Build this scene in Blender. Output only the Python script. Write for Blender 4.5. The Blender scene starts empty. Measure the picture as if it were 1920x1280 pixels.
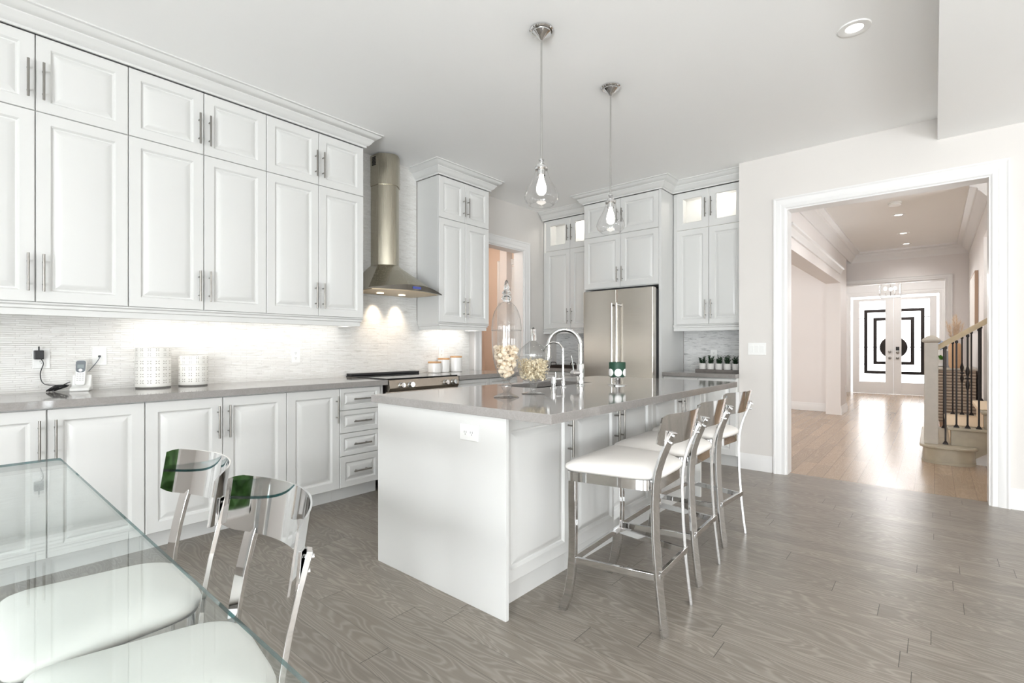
import bpy, bmesh, math, random
from mathutils import Vector, Matrix
random.seed(7)
PI = math.pi
SC = bpy.context.scene
COL = SC.collection

# ------------------------------------------------------------------ camera
CAM_H = 1.18
cd = bpy.data.cameras.new('camera')
cam = bpy.data.objects.new('camera', cd)
COL.objects.link(cam)
cd.sensor_fit = 'HORIZONTAL'
cd.sensor_width = 36.0
cd.lens = 923.57 / 1920 * 36
cd.shift_y = 10 / 1920
cd.clip_start = 0.02
cd.clip_end = 200
cam.location = (0, 0, CAM_H)
cam.rotation_euler = (PI / 2, 0, math.radians(40.614))
SC.camera = cam

# ------------------------------------------------------------------ view + world
SC.view_settings.view_transform = 'Standard'
SC.view_settings.look = 'None'
SC.view_settings.gamma = 1
SC.view_settings.use_curve_mapping = False
SC.view_settings.exposure = 0.0
SC.cycles.max_bounces = 14
SC.cycles.diffuse_bounces = 6
SC.cycles.glossy_bounces = 6
SC.cycles.transmission_bounces = 8
SC.cycles.transparent_max_bounces = 24
SC.cycles.caustics_reflective = False
SC.cycles.caustics_refractive = False
SC.cycles.sample_clamp_indirect = 6.0

w = bpy.data.worlds.new('daylight')
SC.world = w
w.use_nodes = True
nt = w.node_tree
nt.nodes.clear()
wo = nt.nodes.new('ShaderNodeOutputWorld')
wb = nt.nodes.new('ShaderNodeBackground')
wt = nt.nodes.new('ShaderNodeTexCoord')
wx = nt.nodes.new('ShaderNodeSeparateXYZ')
wr = nt.nodes.new('ShaderNodeValToRGB')
nt.links.new(wt.outputs['Generated'], wx.inputs[0])
nt.links.new(wx.outputs['Z'], wr.inputs['Fac'])
wr.color_ramp.elements[0].position = 0.0
wr.color_ramp.elements[0].color = (0.5, 0.5, 0.5, 1)
wr.color_ramp.elements[1].position = 0.12
wr.color_ramp.elements[1].color = (1, 1, 1, 1)
nt.links.new(wr.outputs['Color'], wb.inputs['Color'])
wb.inputs['Strength'].default_value = 2.2
nt.links.new(wb.outputs['Background'], wo.inputs['Surface'])


def area(name, loc, rot, sx, sy, power, color=(1, 1, 1), spread=PI):
    l = bpy.data.lights.new(name, 'AREA')
    l.shape = 'RECTANGLE'
    l.size, l.size_y = sx, sy
    l.energy, l.color = power, color
    l.spread = spread
    o = bpy.data.objects.new(name, l)
    COL.objects.link(o)
    o.location, o.rotation_euler = loc, rot
    return o


def portal(name, loc, rot, sx, sy):
    o = area(name, loc, rot, sx, sy, 1)
    o.data.cycles.is_portal = True
    return o


def lamp(name, loc, power, color=(1, 1, 1), radius=0.04, spot=None, blend=0.6, rot=(0, 0, 0)):
    l = bpy.data.lights.new(name, 'SPOT' if spot else 'POINT')
    l.energy, l.color, l.shadow_soft_size = power, color, radius
    if spot:
        l.spot_size, l.spot_blend = spot, blend
    o = bpy.data.objects.new(name, l)
    COL.objects.link(o)
    o.location, o.rotation_euler = loc, rot
    return o


# daylight through the big windows behind and beside the camera
WB = [(-3.1, -1.1), (-0.5, 1.5), (2.1, 3.7)]          # back wall window spans in x
WR = [(-2.3, -0.5), (0.3, 2.1), (2.7, 4.3)]           # right wall window spans in y
for i, (a, b) in enumerate(WB):
    portal('window_portal', ((a + b) / 2, -3.02, 1.4), (PI / 2, 0, 0), b - a, 2.2)
for i, (a, b) in enumerate(WR):
    portal('window_portal', (4.42, (a + b) / 2, 1.4), (PI / 2, 0, PI / 2), b - a, 2.2)
SKYC = (0.925, 0.968, 1.0)
for i, (a, b) in ((1, WB[1]), (2, WB[2])):      # the first rear window looks straight out on the hedge
    area('window_daylight', ((a + b) / 2, -3.3, 1.35), (PI / 2 + 0.1, 0, 0), b - a, 2.1, (0, 56, 60)[i] * (b - a), SKYC)
    area('uplight_fill', ((a + b) / 2, -3.35, 0.85), (PI / 2 + 0.85, 0, 0), b - a, 0.8, 128 * (b - a), SKYC)  # added lamp aimed upward to brighten the ceiling
for i, (a, b) in enumerate(WR):
    area('window_daylight', (4.7, (a + b) / 2, 1.35), (PI / 2 + 0.1, 0, PI / 2), b - a, 2.1, 9 * (b - a), SKYC)
    area('uplight_fill', (4.75, (a + b) / 2, 0.85), (PI / 2 + 0.9, 0, PI / 2), b - a, 0.8, 18 * (b - a), SKYC)  # added upward fill for the ceiling, from the side
area('stairwell_fill', (2.95, 6.8, 1.9), (PI / 2 + 0.95, 0, PI / 2), 1.6, 1.6, 120, (0.95, 0.975, 1))  # added to brighten the hall; the stairwell has no window
# added fill lamp for the dining room, no window behind it
area('dining_fill', (-4.7, 8.3, 1.5), (PI / 2, 0, -PI / 2), 2.4, 1.8, 62)

# ------------------------------------------------------------------ materials
M = {}


def srgb(r, g, b):
    f = lambda c: (c / 255 / 12.92) if c / 255 <= 0.04045 else ((c / 255 + 0.055) / 1.055) ** 2.4
    return (f(r), f(g), f(b), 1)


class NT:
    def __init__(s, name):
        s.m = bpy.data.materials.new(name)
        s.m.use_nodes = True
        s.t = s.m.node_tree
        s.t.nodes.clear()
        s.out = s.n('OutputMaterial')

    def n(s, kind, **kw):
        nd = s.t.nodes.new('ShaderNode' + kind)
        for k, v in kw.items():
            setattr(nd, k, v)
        return nd

    def l(s, a, b):
        s.t.links.new(a, b)

    def val(s, sock, v):
        if hasattr(v, 'is_output') or isinstance(v, bpy.types.NodeSocket):
            s.l(v, sock)
        else:
            sock.default_value = v

    def math(s, op, a, b=None, c=None):
        nd = s.n('Math', operation=op)
        s.val(nd.inputs[0], a)
        if b is not None:
            s.val(nd.inputs[1], b)
        if c is not None:
            s.val(nd.inputs[2], c)
        return nd.outputs[0]

    def mix(s, f, a, b, mode='MIX'):
        nd = s.n('Mix', data_type='RGBA', blend_type=mode)
        s.val(nd.inputs[0], f)
        s.val(nd.inputs[6], a)
        s.val(nd.inputs[7], b)
        return nd.outputs[2]

    def noise(s, vec, scale=5, detail=3, rough=0.5, dist=0.0):
        nd = s.n('TexNoise')
        if vec is not None:
            s.l(vec, nd.inputs['Vector'])
        nd.inputs['Scale'].default_value = scale
        nd.inputs['Detail'].default_value = detail
        nd.inputs['Roughness'].default_value = rough
        nd.inputs['Distortion'].default_value = dist
        return nd.outputs['Fac']

    def ramp(s, fac, stops):
        nd = s.n('ValToRGB')
        s.l(fac, nd.inputs['Fac'])
        e = nd.color_ramp.elements
        e[0].position, e[0].color = stops[0]
        e[1].position, e[1].color = stops[-1]
        for p, c in stops[1:-1]:
            x = e.new(p)
            x.color = c
        return nd.outputs['Color']

    def comb(s, x, y, z):
        nd = s.n('CombineXYZ')
        for i, v in enumerate((x, y, z)):
            s.val(nd.inputs[i], v)
        return nd.outputs[0]

    def xyz(s, kind='Object'):
        tc = s.n('TexCoord')
        sp = s.n('SeparateXYZ')
        s.l(tc.outputs[kind], sp.inputs[0])
        return tc.outputs[kind], sp.outputs[0], sp.outputs[1], sp.outputs[2]

    def bump(s, h, strength=0.2, dist=0.01):
        nd = s.n('Bump')
        nd.inputs['Strength'].default_value = strength
        nd.inputs['Distance'].default_value = dist
        s.l(h, nd.inputs['Height'])
        return nd.outputs[0]

    def bsdf(s, color, rough=0.5, metal=0.0, normal=None, **kw):
        b = s.n('BsdfPrincipled')
        s.val(b.inputs['Base Color'], color)
        s.val(b.inputs['Roughness'], rough)
        b.inputs['Metallic'].default_value = metal
        if normal is not None:
            s.l(normal, b.inputs['Normal'])
        for k, v in kw.items():
            s.val(b.inputs[k], v)
        s.l(b.outputs[0], s.out.inputs['Surface'])
        return b


def simple(name, rgb, rough=0.5, metal=0.0, mottle=0.0, mscale=8, bump=0.0, bscale=60, **kw):
    t = NT(name)
    c = srgb(*rgb)
    vec, x, y, z = t.xyz()
    col = c
    if mottle:
        n = t.noise(vec, mscale, 4)
        lo = tuple(v * (1 - mottle) for v in c[:3]) + (1,)
        hi = tuple(min(1, v * (1 + mottle)) for v in c[:3]) + (1,)
        col = t.ramp(n, [(0.3, lo), (0.7, hi)])
    nrm = t.bump(t.noise(vec, bscale, 3), bump, 0.002) if bump else None
    t.bsdf(col, rough, metal, nrm, **kw)
    M[name] = t.m
    return t.m


simple('cabinet_paint', (219, 219, 217), 0.32, mottle=0.01, mscale=2)
simple('cabinet_shadow_line', (120, 119, 116), 0.6)
simple('wall_paint', (221, 217, 213), 0.7, mottle=0.01, mscale=2, bump=0.05, bscale=250)
simple('hall_paint', (234, 230, 228), 0.7, mottle=0.01, mscale=2, bump=0.05, bscale=250)
simple('pantry_paint', (228, 208, 192), 0.7, mottle=0.01, mscale=2, bump=0.05, bscale=250)
simple('ceiling_paint', (249, 249, 248), 0.8, mottle=0.008, mscale=1.5, bump=0.04, bscale=300)
simple('trim_paint', (235, 234, 233), 0.35, mottle=0.008, mscale=3)
simple('plastic_white', (240, 240, 238), 0.35)
simple('nickel', (156, 153, 148), 0.28, 1.0, mottle=0.05, mscale=40)
simple('chrome', (222, 222, 222), 0.04, 1.0)
simple('chrome_soft', (200, 199, 197), 0.12, 1.0, mottle=0.03, mscale=30)
simple('white_leather', (240, 236, 231), 0.42, mottle=0.01, bump=0.06, bscale=180)
simple('black_gloss', (14, 14, 15), 0.06)
simple('black_plastic', (22, 22, 24), 0.4)
simple('dark_gap', (28, 28, 29), 0.6)
simple('iron', (38, 32, 30), 0.42, 0.6)
simple('wood_lid', (196, 152, 108), 0.5, mottle=0.12, mscale=30)
simple('ceramic_white', (243, 242, 240), 0.25)
simple('canister_white', (240, 238, 233), 0.4, mottle=0.01)
simple('canister_hole', (150, 144, 134), 0.7)
simple('rubber_grey', (110, 108, 105), 0.6)
simple('stair_wood', (170, 160, 140), 0.4, mottle=0.08, mscale=12)
simple('newel_wood', (176, 168, 156), 0.4, mottle=0.05, mscale=12)
simple('rail_wood', (190, 172, 142), 0.35, mottle=0.08, mscale=16)
simple('art_edge', (172, 146, 124), 0.5)
simple('canvas', (236, 232, 226), 0.7)
simple('green_cup', (24, 66, 48), 0.55)
simple('succulent', (38, 66, 40), 0.5, mottle=0.35, mscale=40)
simple('concrete_pot', (222, 220, 216), 0.7, mottle=0.04, mscale=40)
simple('tray_grey', (112, 106, 102), 0.6, mottle=0.15, mscale=20)
simple('tray_dark', (45, 36, 32), 0.45)
simple('leaf_green', (96, 148, 62), 0.45, mottle=0.25, mscale=20)
simple('pampas', (226, 206, 182), 0.9)
simple('vase_grey', (128, 128, 132), 0.5)
simple('lantern_tan', (196, 160, 124), 0.6, mottle=0.05)
simple('bloom_blue', (176, 190, 214), 0.8)
simple('shell', (238, 222, 198), 0.6, mottle=0.06, mscale=50)
simple('shavings', (236, 222, 192), 0.7, mottle=0.06, mscale=60)
simple('phone_grey', (104, 110, 116), 0.4)
simple('lcd', (130, 140, 140), 0.3)
simple('key_grey', (206, 206, 204), 0.4)
simple('fascia_dark', (96, 92, 86), 0.25, 1.0)
simple('display_blue', (40, 60, 150), 0.2)
simple('sink_steel', (70, 68, 66), 0.35, 1.0)
simple('hedge_leaf', (50, 84, 34), 0.6, mottle=0.6, mscale=3)
simple('patio_stone', (196, 194, 190), 0.9, mottle=0.1, mscale=1)


def steel(name, rgb, rough, axis):
    t = NT(name)
    vec, x, y, z = t.xyz()
    v = t.comb(t.math('MULTIPLY', x, 3 if axis == 'z' else 180),
               t.math('MULTIPLY', y, 3 if axis == 'z' else 180), t.math('MULTIPLY', z, 220 if axis == 'z' else 3))
    n = t.noise(v, 1, 3)
    c = srgb(*rgb)
    col = t.ramp(n, [(0.3, tuple(a * .93 for a in c[:3]) + (1,)), (0.7, c)])
    r = t.math('MULTIPLY_ADD', n, 0.12, rough - 0.06)
    t.bsdf(col, r, 1.0, None, Anisotropic=0.5)
    M[name] = t.m


steel('stainless', (212, 206, 197), 0.24, 'z')
steel('stainless_hood', (186, 180, 164), 0.26, 'v')
steel('panel_steel', (150, 141, 130), 0.3, 'v')
steel('hood_filter', (206, 188, 160), 0.4, 'v')


def glass_thin(name, tint, refl=0.9, base=0.04, rough=0.0, power=3.5):
    t = NT(name)
    lw = t.n('LayerWeight')
    lw.inputs['Blend'].default_value = 0.5
    p = t.math('POWER', lw.outputs['Facing'], power)
    f = t.math('MULTIPLY_ADD', p, refl - base, base)
    tr = t.n('BsdfTransparent')
    tr.inputs['Color'].default_value = tint
    gl = t.n('BsdfGlossy')
    gl.inputs['Roughness'].default_value = rough
    mx = t.n('MixShader')
    t.l(f, mx.inputs[0])
    t.l(tr.outputs[0], mx.inputs[1])
    t.l(gl.outputs[0], mx.inputs[2])
    t.l(mx.outputs[0], t.out.inputs['Surface'])
    M[name] = t.m


glass_thin('clear_glass', (0.95, 0.955, 0.955, 1), 1.0, 0.09)
glass_thin('pendant_glass', (0.96, 0.96, 0.96, 1), 1.0, 0.09)
glass_thin('table_glass', (0.945, 0.975, 0.97, 1), 0.8, 0.05, 0.0, 5.0)
glass_thin('table_edge', (0.03, 0.17, 0.18, 1), 0.5, 0.10)
glass_thin('cabinet_glass', (0.98, 0.98, 0.98, 1), 0.7, 0.04)


t = NT('solid_glass')
gb = t.n('BsdfGlass')
gb.inputs['IOR'].default_value = 1.45
gb.inputs['Roughness'].default_value = 0.0
t.l(gb.outputs[0], t.out.inputs['Surface'])
M['solid_glass'] = t.m


def emit(name, rgb, strength):
    t = NT(name)
    e = t.n('Emission')
    e.inputs['Color'].default_value = rgb + (1,)
    e.inputs['Strength'].default_value = strength
    t.l(e.outputs[0], t.out.inputs['Surface'])
    M[name] = t.m


emit('bulb', (1, 0.92, 0.82), 9)
emit('pot_light', (1, 0.96, 0.9), 4)
emit('hood_light', (1, 0.86, 0.66), 6)
emit('door_daylit_glass', (1, 1, 1), 5.2)


def planks(name, along, width, length, base, light, dark, rough, sw=0.0011, bmp=0.03):
    t = NT(name)
    vec, x, y, z = t.xyz()
    a, c = (x, y) if along == 'x' else (y, x)
    cw = t.math('DIVIDE', c, width)
    row = t.math('FLOOR', cw)
    wn = t.n('TexWhiteNoise', noise_dimensions='1D')
    t.l(row, wn.inputs['W'])
    al = t.math('MULTIPLY_ADD', wn.outputs['Value'], length * 3.7, a)
    ald = t.math('DIVIDE', al, length)
    col = t.math('FLOOR', ald)
    wid = t.n('TexWhiteNoise', noise_dimensions='2D')
    t.l(t.comb(row, col, 0), wid.inputs['Vector'])
    rnd = wid.outputs['Value']
    # grain
    gv = t.comb(t.math('MULTIPLY_ADD', rnd, 40, t.math('MULTIPLY', a, 1.1)),
                t.math('MULTIPLY_ADD', rnd, 17, t.math('MULTIPLY', c, 6.5)), t.math('MULTIPLY', rnd, 30))
    big = t.noise(gv, 1.3, 2, 0.4, 0.3)
    rings = t.math('ABSOLUTE', t.math('SINE', t.math('MULTIPLY', big, 66)))
    rings = t.math('POWER', rings, 5.0)
    fv = t.comb(t.math('MULTIPLY', a, 2.2), t.math('MULTIPLY', c, 95), rnd)
    fine = t.noise(fv, 1, 3, 0.6)
    g = t.math('ADD', t.math('MULTIPLY', rings, 0.5), t.math('MULTIPLY', fine, 0.62))
    tone = t.math('MULTIPLY_ADD', rnd, 0.22, 0.90)
    base_c = t.mix(t.math('SUBTRACT', g, 0.25), srgb(*base), srgb(*light))
    bc = t.mix(1.0, base_c, t.comb(tone, tone, tone), 'MULTIPLY')
    # seams
    fy = t.math('FRACT', cw)
    fx = t.math('FRACT', ald)
    ey = t.math('GREATER_THAN', t.math('ABSOLUTE', t.math('SUBTRACT', fy, 0.5)), 0.5 - sw / width)
    ex = t.math('GREATER_THAN', t.math('ABSOLUTE', t.math('SUBTRACT', fx, 0.5)), 0.5 - 0.0013 / length)
    seam = t.math('MAXIMUM', t.math('MULTIPLY', ey, 0.5), t.math('MULTIPLY', ex, 0.9))
    fin = t.mix(seam, bc, srgb(*dark))
    nrm = t.bump(g, bmp, 0.002)
    t.bsdf(fin, t.math('MULTIPLY_ADD', fine, 0.06, rough - 0.02), 0.0, nrm)
    M[name] = t.m


planks('floor_oak_grey', 'x', 0.128, 1.15, (123, 115, 106), (160, 152, 142), (50, 44, 40), 0.30)
planks('floor_oak_tan', 'y', 0.128, 1.25, (156, 133, 110), (176, 156, 134), (104, 84, 66), 0.23, 0.0022, 0.004)


def quartz():
    t = NT('quartz')
    vec, x, y, z = t.xyz()
    n = t.noise(vec, 9, 6, 0.6, 1.2)
    v = t.math('POWER', t.math('SUBTRACT', 1.0, t.math('ABSOLUTE', t.math('MULTIPLY_ADD', n, 8, -4))), 6.0)
    v = t.math('MAXIMUM', v, 0.0)
    sp = t.noise(vec, 160, 2)
    c = t.ramp(sp, [(0.3, srgb(142, 138, 135)), (0.7, srgb(150, 146, 143))])
    c = t.mix(t.math('MULTIPLY', v, 0.12), c, srgb(186, 181, 176))
    t.bsdf(c, 0.07)
    M['quartz'] = t.m


quartz()


def mosaic(name, axis, bw, bh, c1, c2, vein, relief, veinamt):
    t = NT(name)
    vec, x, y, z = t.xyz()
    u = y if axis == 'y' else x
    br = t.n('TexBrick')
    t.l(t.comb(u, z, 0), br.inputs['Vector'])
    br.offset, br.offset_frequency, br.squash, br.squash_frequency = 0.37, 2, 0.7, 3
    br.inputs['Color1'].default_value = srgb(*c1)
    br.inputs['Color2'].default_value = srgb(*c2)
    br.inputs['Mortar'].default_value = srgb(211, 208, 204)
    br.inputs['Scale'].default_value = 1
    br.inputs['Mortar Size'].default_value = 0.0008
    br.inputs['Mortar Smooth'].default_value = 0.3
    br.inputs['Bias'].default_value = -0.2
    br.inputs['Brick Width'].default_value = bw
    br.inputs['Row Height'].default_value = bh
    vv = t.comb(t.math('MULTIPLY', u, 9), t.math('MULTIPLY', t.math('SUBTRACT', z, t.math('MULTIPLY', u, 0.0)), 60), 0)
    n = t.noise(vv, 1, 4, 0.6, 0.8)
    mr = t.n('MapRange')
    t.l(n, mr.inputs['Value'])
    mr.inputs['From Min'].default_value, mr.inputs['From Max'].default_value = 0.54, 0.72
    vm = t.math('MULTIPLY', mr.outputs[0], veinamt)
    c = t.mix(vm, br.outputs['Color'], srgb(*vein))
    hv = t.comb(t.math('FLOOR', t.math('MULTIPLY', u, 11)), t.math('FLOOR', t.math('DIVIDE', z, bh)), 0)
    wn = t.n('TexWhiteNoise', noise_dimensions='2D')
    t.l(hv, wn.inputs['Vector'])
    h = t.math('ADD', t.math('MULTIPLY', br.outputs['Fac'], -0.7), t.math('MULTIPLY', wn.outputs['Value'], 0.8))
    t.bsdf(c, 0.5, 0, t.bump(h, relief, 0.006))
    M[name] = t.m


mosaic('marble_mosaic', 'y', 0.11, 0.0125, (241, 240, 237), (232, 230, 226), (178, 174, 166), 0.8, 0.42)
mosaic('marble_mosaic_grey', 'x', 0.10, 0.0175, (226, 226, 225), (210, 210, 209), (146, 146, 146), 0.4, 1.0)


def weave():
    t = NT('louver_weave')
    vec, x, y, z = t.xyz()
    wv = t.math('SINE', t.math('MULTIPLY', z, 150))
    s2 = t.math('SINE', t.math('MULTIPLY', t.math('ADD', x, y), 120))
    c = t.ramp(t.math('MULTIPLY_ADD', wv, 0.4, 0.5), [(0.0, srgb(120, 104, 90)), (1.0, srgb(196, 180, 162))])
    t.bsdf(c, 0.6, 0, t.bump(t.math('ADD', wv, t.math('MULTIPLY', s2, 0.2)), 0.5, 0.01))
    M['louver_weave'] = t.m
    t = NT('carpet_runner')
    vec, x, y, z = t.xyz()
    wv = t.math('SINE', t.math('MULTIPLY', t.math('ADD', y, t.math('MULTIPLY', x, 0.3)), 260))
    n = t.noise(vec, 200, 2)
    c = t.ramp(t.math('MULTIPLY_ADD', wv, 0.35, 0.5), [(0.0, srgb(196, 174, 146)), (1.0, srgb(236, 218, 192))])
    t.bsdf(c, 0.95, 0, t.bump(t.math('ADD', wv, n), 0.4, 0.006))
    M['carpet_runner'] = t.m


weave()


# ------------------------------------------------------------------ mesh helpers
def idm(u, v, n):
    return (u, v, n)


def face_px(X0, y0=0, z0=0):        # plane facing +X: u along +y, v up, n along +x
    return lambda u, v, n: (X0 + n, y0 + u, z0 + v)


def face_my(Y0, x0=0, z0=0):        # plane facing -Y: u along +x
    return lambda u, v, n: (x0 + u, Y0 - n, z0 + v)


def face_mx(X0, y0=0, z0=0):        # plane facing -X: u along -y
    return lambda u, v, n: (X0 - n, y0 - u, z0 + v)


def face_pz(z0, x0=0, y0=0):
    return lambda u, v, n: (x0 + u, y0 + v, z0 + n)


class MB:
    def __init__(s, f=None):
        s.b = bmesh.new()
        s.f = f or idm
        s.mi = 0

    def v(s, p):
        return s.b.verts.new(s.f(*p))

    def fc(s, vs):
        try:
            f = s.b.faces.new(vs)
            f.material_index = s.mi
            return f
        except ValueError:
            return None

    def box(s, x0, y0, z0, x1, y1, z1):
        v = [s.v(p) for p in ((x0, y0, z0), (x1, y0, z0), (x1, y1, z0), (x0, y1, z0), (x0, y0, z1), (x1, y0, z1), (x1, y1, z1), (x0, y1, z1))]
        for q in ((0, 3, 2, 1), (4, 5, 6, 7), (0, 1, 5, 4), (1, 2, 6, 5), (2, 3, 7, 6), (3, 0, 4, 7)):
            s.fc([v[i] for i in q])
        return s

    def loops(s, rings, cap0=True, cap1=True, closed=True):
        R = [[s.v(p) for p in r] for r in rings]
        n = len(R[0])
        for a, b in zip(R, R[1:]):
            for i in range(n if closed else n - 1):
                s.fc([a[i], a[(i + 1) % n], b[(i + 1) % n], b[i]])
        if cap0:
            s.fc(R[0][::-1])
        if cap1:
            s.fc(R[-1])
        return s

    def lathe(s, prof, c=(0, 0, 0), seg=24, cap0=True, cap1=True):
        rings = []
        for r, z in prof:
            rings.append([(c[0] + r * math.cos(2 * PI * i / seg), c[1] + r * math.sin(2 * PI * i / seg), c[2] + z) for i in range(seg)])
        return s.loops(rings, cap0, cap1)

    def tube(s, pts, r, seg=8, caps=True, sx=1.0):
        P = [Vector(p) for p in pts]
        T = []
        for i in range(len(P)):
            a, b = P[max(i - 1, 0)], P[min(i + 1, len(P) - 1)]
            T.append((b - a).normalized())
        up = Vector((0, 0, 1)) if abs(T[0].z) < 0.9 else Vector((1, 0, 0))
        N = (up - T[0] * up.dot(T[0])).normalized()
        rings = []
        for i, p in enumerate(P):
            N = (N - T[i] * N.dot(T[i])).normalized()
            B = T[i].cross(N)
            rr = r[i] if isinstance(r, (list, tuple)) else r
            rings.append([tuple(p + N * (rr * math.cos(2 * PI * k / seg)) + B * (rr * sx * math.sin(2 * PI * k / seg))) for k in range(seg)])
        return s.loops(rings, caps, caps)

    def cyl(s, a, b, r, seg=12):
        return s.tube([a, b], r, seg)

    def bar(s, pts, wdir, w, t):
        P = [Vector(p) for p in pts]
        W = Vector(wdir).normalized()
        rings = []
        for i, p in enumerate(P):
            a, b = P[max(i - 1, 0)], P[min(i + 1, len(P) - 1)]
            T = (b - a).normalized()
            Wp = (W - T * W.dot(T)).normalized()
            N = T.cross(Wp)
            rings.append([tuple(p + Wp * (sx * w / 2) + N * (sy * t / 2)) for sx, sy in ((-1, -1), (1, -1), (1, 1), (-1, 1))])
        return s.loops(rings)

    def prism(s, poly, z0, z1):
        return s.loops([[(x, y, z0) for x, y in poly], [(x, y, z1) for x, y in poly]])

    def sweep(s, prof, path, closed=False):
        # prof: (out, z); path: (x, y); 'out' is to the right of travel
        n = len(path)
        rings = []
        for i in range(n):
            p = Vector(path[i])
            prv = Vector(path[i - 1]) if (i > 0 or closed) else None
            nxt = Vector(path[(i + 1) % n]) if (i < n - 1 or closed) else None
            d1 = (p - prv).normalized() if prv is not None else (nxt - p).normalized()
            d2 = (nxt - p).normalized() if nxt is not None else d1
            n1, n2 = Vector((d1.y, -d1.x)), Vector((d2.y, -d2.x))
            m = (n1 + n2)
            m = m / max(m.dot(n1), 0.2)
            rings.append([(p.x + m.x * o, p.y + m.y * o, z) for o, z in prof])
        if closed:
            rings.append(rings[0])
            return s.loops(rings, False, False)
        return s.loops(rings)

    def sphere(s, c, r, seg=12, rings=8, sz=1.0):
        pr = [(max(r * math.sin(PI * i / rings), 1e-4), -r * sz * math.cos(PI * i / rings)) for i in range(rings + 1)]
        return s.lathe(pr, c, seg)

    def build(s, name, mat, parent=None, bevel=0.0, smooth=35, bseg=2, flip=True):
        bmesh.ops.remove_doubles(s.b, verts=s.b.verts, dist=1e-6)
        if flip:
            bmesh.ops.recalc_face_normals(s.b, faces=s.b.faces)
        me = bpy.data.meshes.new(name)
        s.b.to_mesh(me)
        s.b.free()
        for m in (mat if isinstance(mat, (list, tuple)) else [mat]):
            me.materials.append(M[m])
        if smooth:
            me.shade_smooth()
            me.set_sharp_from_angle(angle=math.radians(smooth))
        o = bpy.data.objects.new(name, me)
        COL.objects.link(o)
        if parent is not None:
            o.parent = parent
        if bevel:
            b = o.modifiers.new('bevel', 'BEVEL')
            b.width, b.segments, b.limit_method, b.angle_limit = bevel, bseg, 'ANGLE', math.radians(50)
        return o


def tag(o, label, cat, group=None, kind=None):
    o['label'] = label
    o['category'] = cat
    if group:
        o['group'] = group
    if kind:
        o['kind'] = kind
    return o


def thing(name, label, cat, loc=(0, 0, 0), rz=0, group=None):
    o = bpy.data.objects.new(name, None)
    o.empty_display_size = 0.1
    COL.objects.link(o)
    o.location, o.rotation_euler = loc, (0, 0, rz)
    return tag(o, label, cat, group)


def struct(o, label=None, cat=None):
    o['kind'] = 'structure'
    if label:
        o['label'] = label
        o['category'] = cat
    return o


def arc(cx, cy, r, a0, a1, n):
    return [(cx + r * math.cos(a0 + (a1 - a0) * i / n), cy + r * math.sin(a0 + (a1 - a0) * i / n)) for i in range(n + 1)]


def round_poly(pts, rad, n=4):
    out = []
    N = len(pts)
    for i in range(N):
        p, a, b = Vector(pts[i]), Vector(pts[i - 1]), Vector(pts[(i + 1) % N])
        r = rad[i] if isinstance(rad, (list, tuple)) else rad
        u, v = (a - p).normalized(), (b - p).normalized()
        ang = u.angle(v)
        d = r / math.tan(ang / 2)
        s, e = p + u * d, p + v * d
        for k in range(n + 1):
            t = k / n
            out.append(tuple((s * (1 - t) ** 2 + p * 2 * t * (1 - t) + e * t ** 2)))
    return out


# ------------------------------------------------------------------ room shell
CEIL = 2.97
WX = -4.01        # left wall face
YB = 5.63         # back wall face
YA = 5.10         # arch wall face


def wall(name, mat, boxes, label=None, cat=None):
    m = MB()
    for b in boxes:
        m.box(*b)
    return struct(m.build(name, mat, smooth=0), label, cat)


wall('floor', 'floor_oak_grey', [(-4.2, -3.2, -0.05, 4.4, 5.2, 0.0), (-5.8, 3.3, -0.05, -4.2, 6.2, -0.001), (-4.2, 5.2, -0.05, -1.3, 5.8, 0)])
wall('floor_hall', 'floor_oak_tan', [(-1.3, 5.2, -0.05, 3.2, 15.6, 0.0), (-5.2, 5.8, -0.05, -1.3, 15.6, -0.0005)])
wall('ceiling', 'ceiling_paint', [(-4.2, -3.2, CEIL, 4.6, 5.8, CEIL + 0.1)])
wall('ceiling_soffit', 'ceiling_paint', [(0.018, -3.0, 2.80, 4.4, YA, CEIL)])
wall('ceiling_hall', 'ceiling_paint', [(-5.2, 5.25, CEIL, 3.2, 15.6, CEIL + 0.1)])
wall('wall_left', 'wall_paint', [(WX - 0.14, -3.2, 0, WX, 4.12, CEIL), (WX - 0.14, 4.90, 0, WX, 5.77, CEIL), (WX - 0.14, 4.12, 2.41, WX, 4.90, CEIL)])
wall('wall_back', 'wall_paint', [(WX - 0.14, YB, 0, -1.45, YB + 0.14, CEIL), (-1.45, YA + 0.15, 0, -1.31, YB + 0.14, CEIL)])
wall('wall_arch', 'wall_paint', [(-1.45, YA, 0, -1.04, YA + 0.15, CEIL), (0.32, YA, 0, 4.4, YA + 0.15, CEIL), (-1.04, YA, 2.455, 0.32, YA + 0.15, CEIL)])
bx = [(-4.15, -3.14, 0, WB[0][0], -3.0, CEIL), (WB[0][1], -3.14, 0, WB[1][0], -3.0, CEIL), (WB[1][1], -3.14, 0, WB[2][0], -3.0, CEIL), (WB[2][1], -3.14, 0, 4.54, -3.0, CEIL)]
for a, b in WB:
    bx += [(a, -3.14, 0, b, -3.0, 0.3), (a, -3.14, 2.5, b, -3.0, CEIL)]
wall('wall_rear', 'wall_paint', bx)
bx = [(4.4, -3.0, 0, 4.54, WR[0][0], CEIL), (4.4, WR[0][1], 0, 4.54, WR[1][0], CEIL), (4.4, WR[1][1], 0, 4.54, WR[2][0], CEIL), (4.4, WR[2][1], 0, 4.54, YA, CEIL)]
for a, b in WR:
    bx += [(4.4, a, 0, 4.54, b, 0.3), (4.4, a, 2.5, 4.54, b, CEIL)]
wall('wall_right', 'wall_paint', bx)
k = 0
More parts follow.
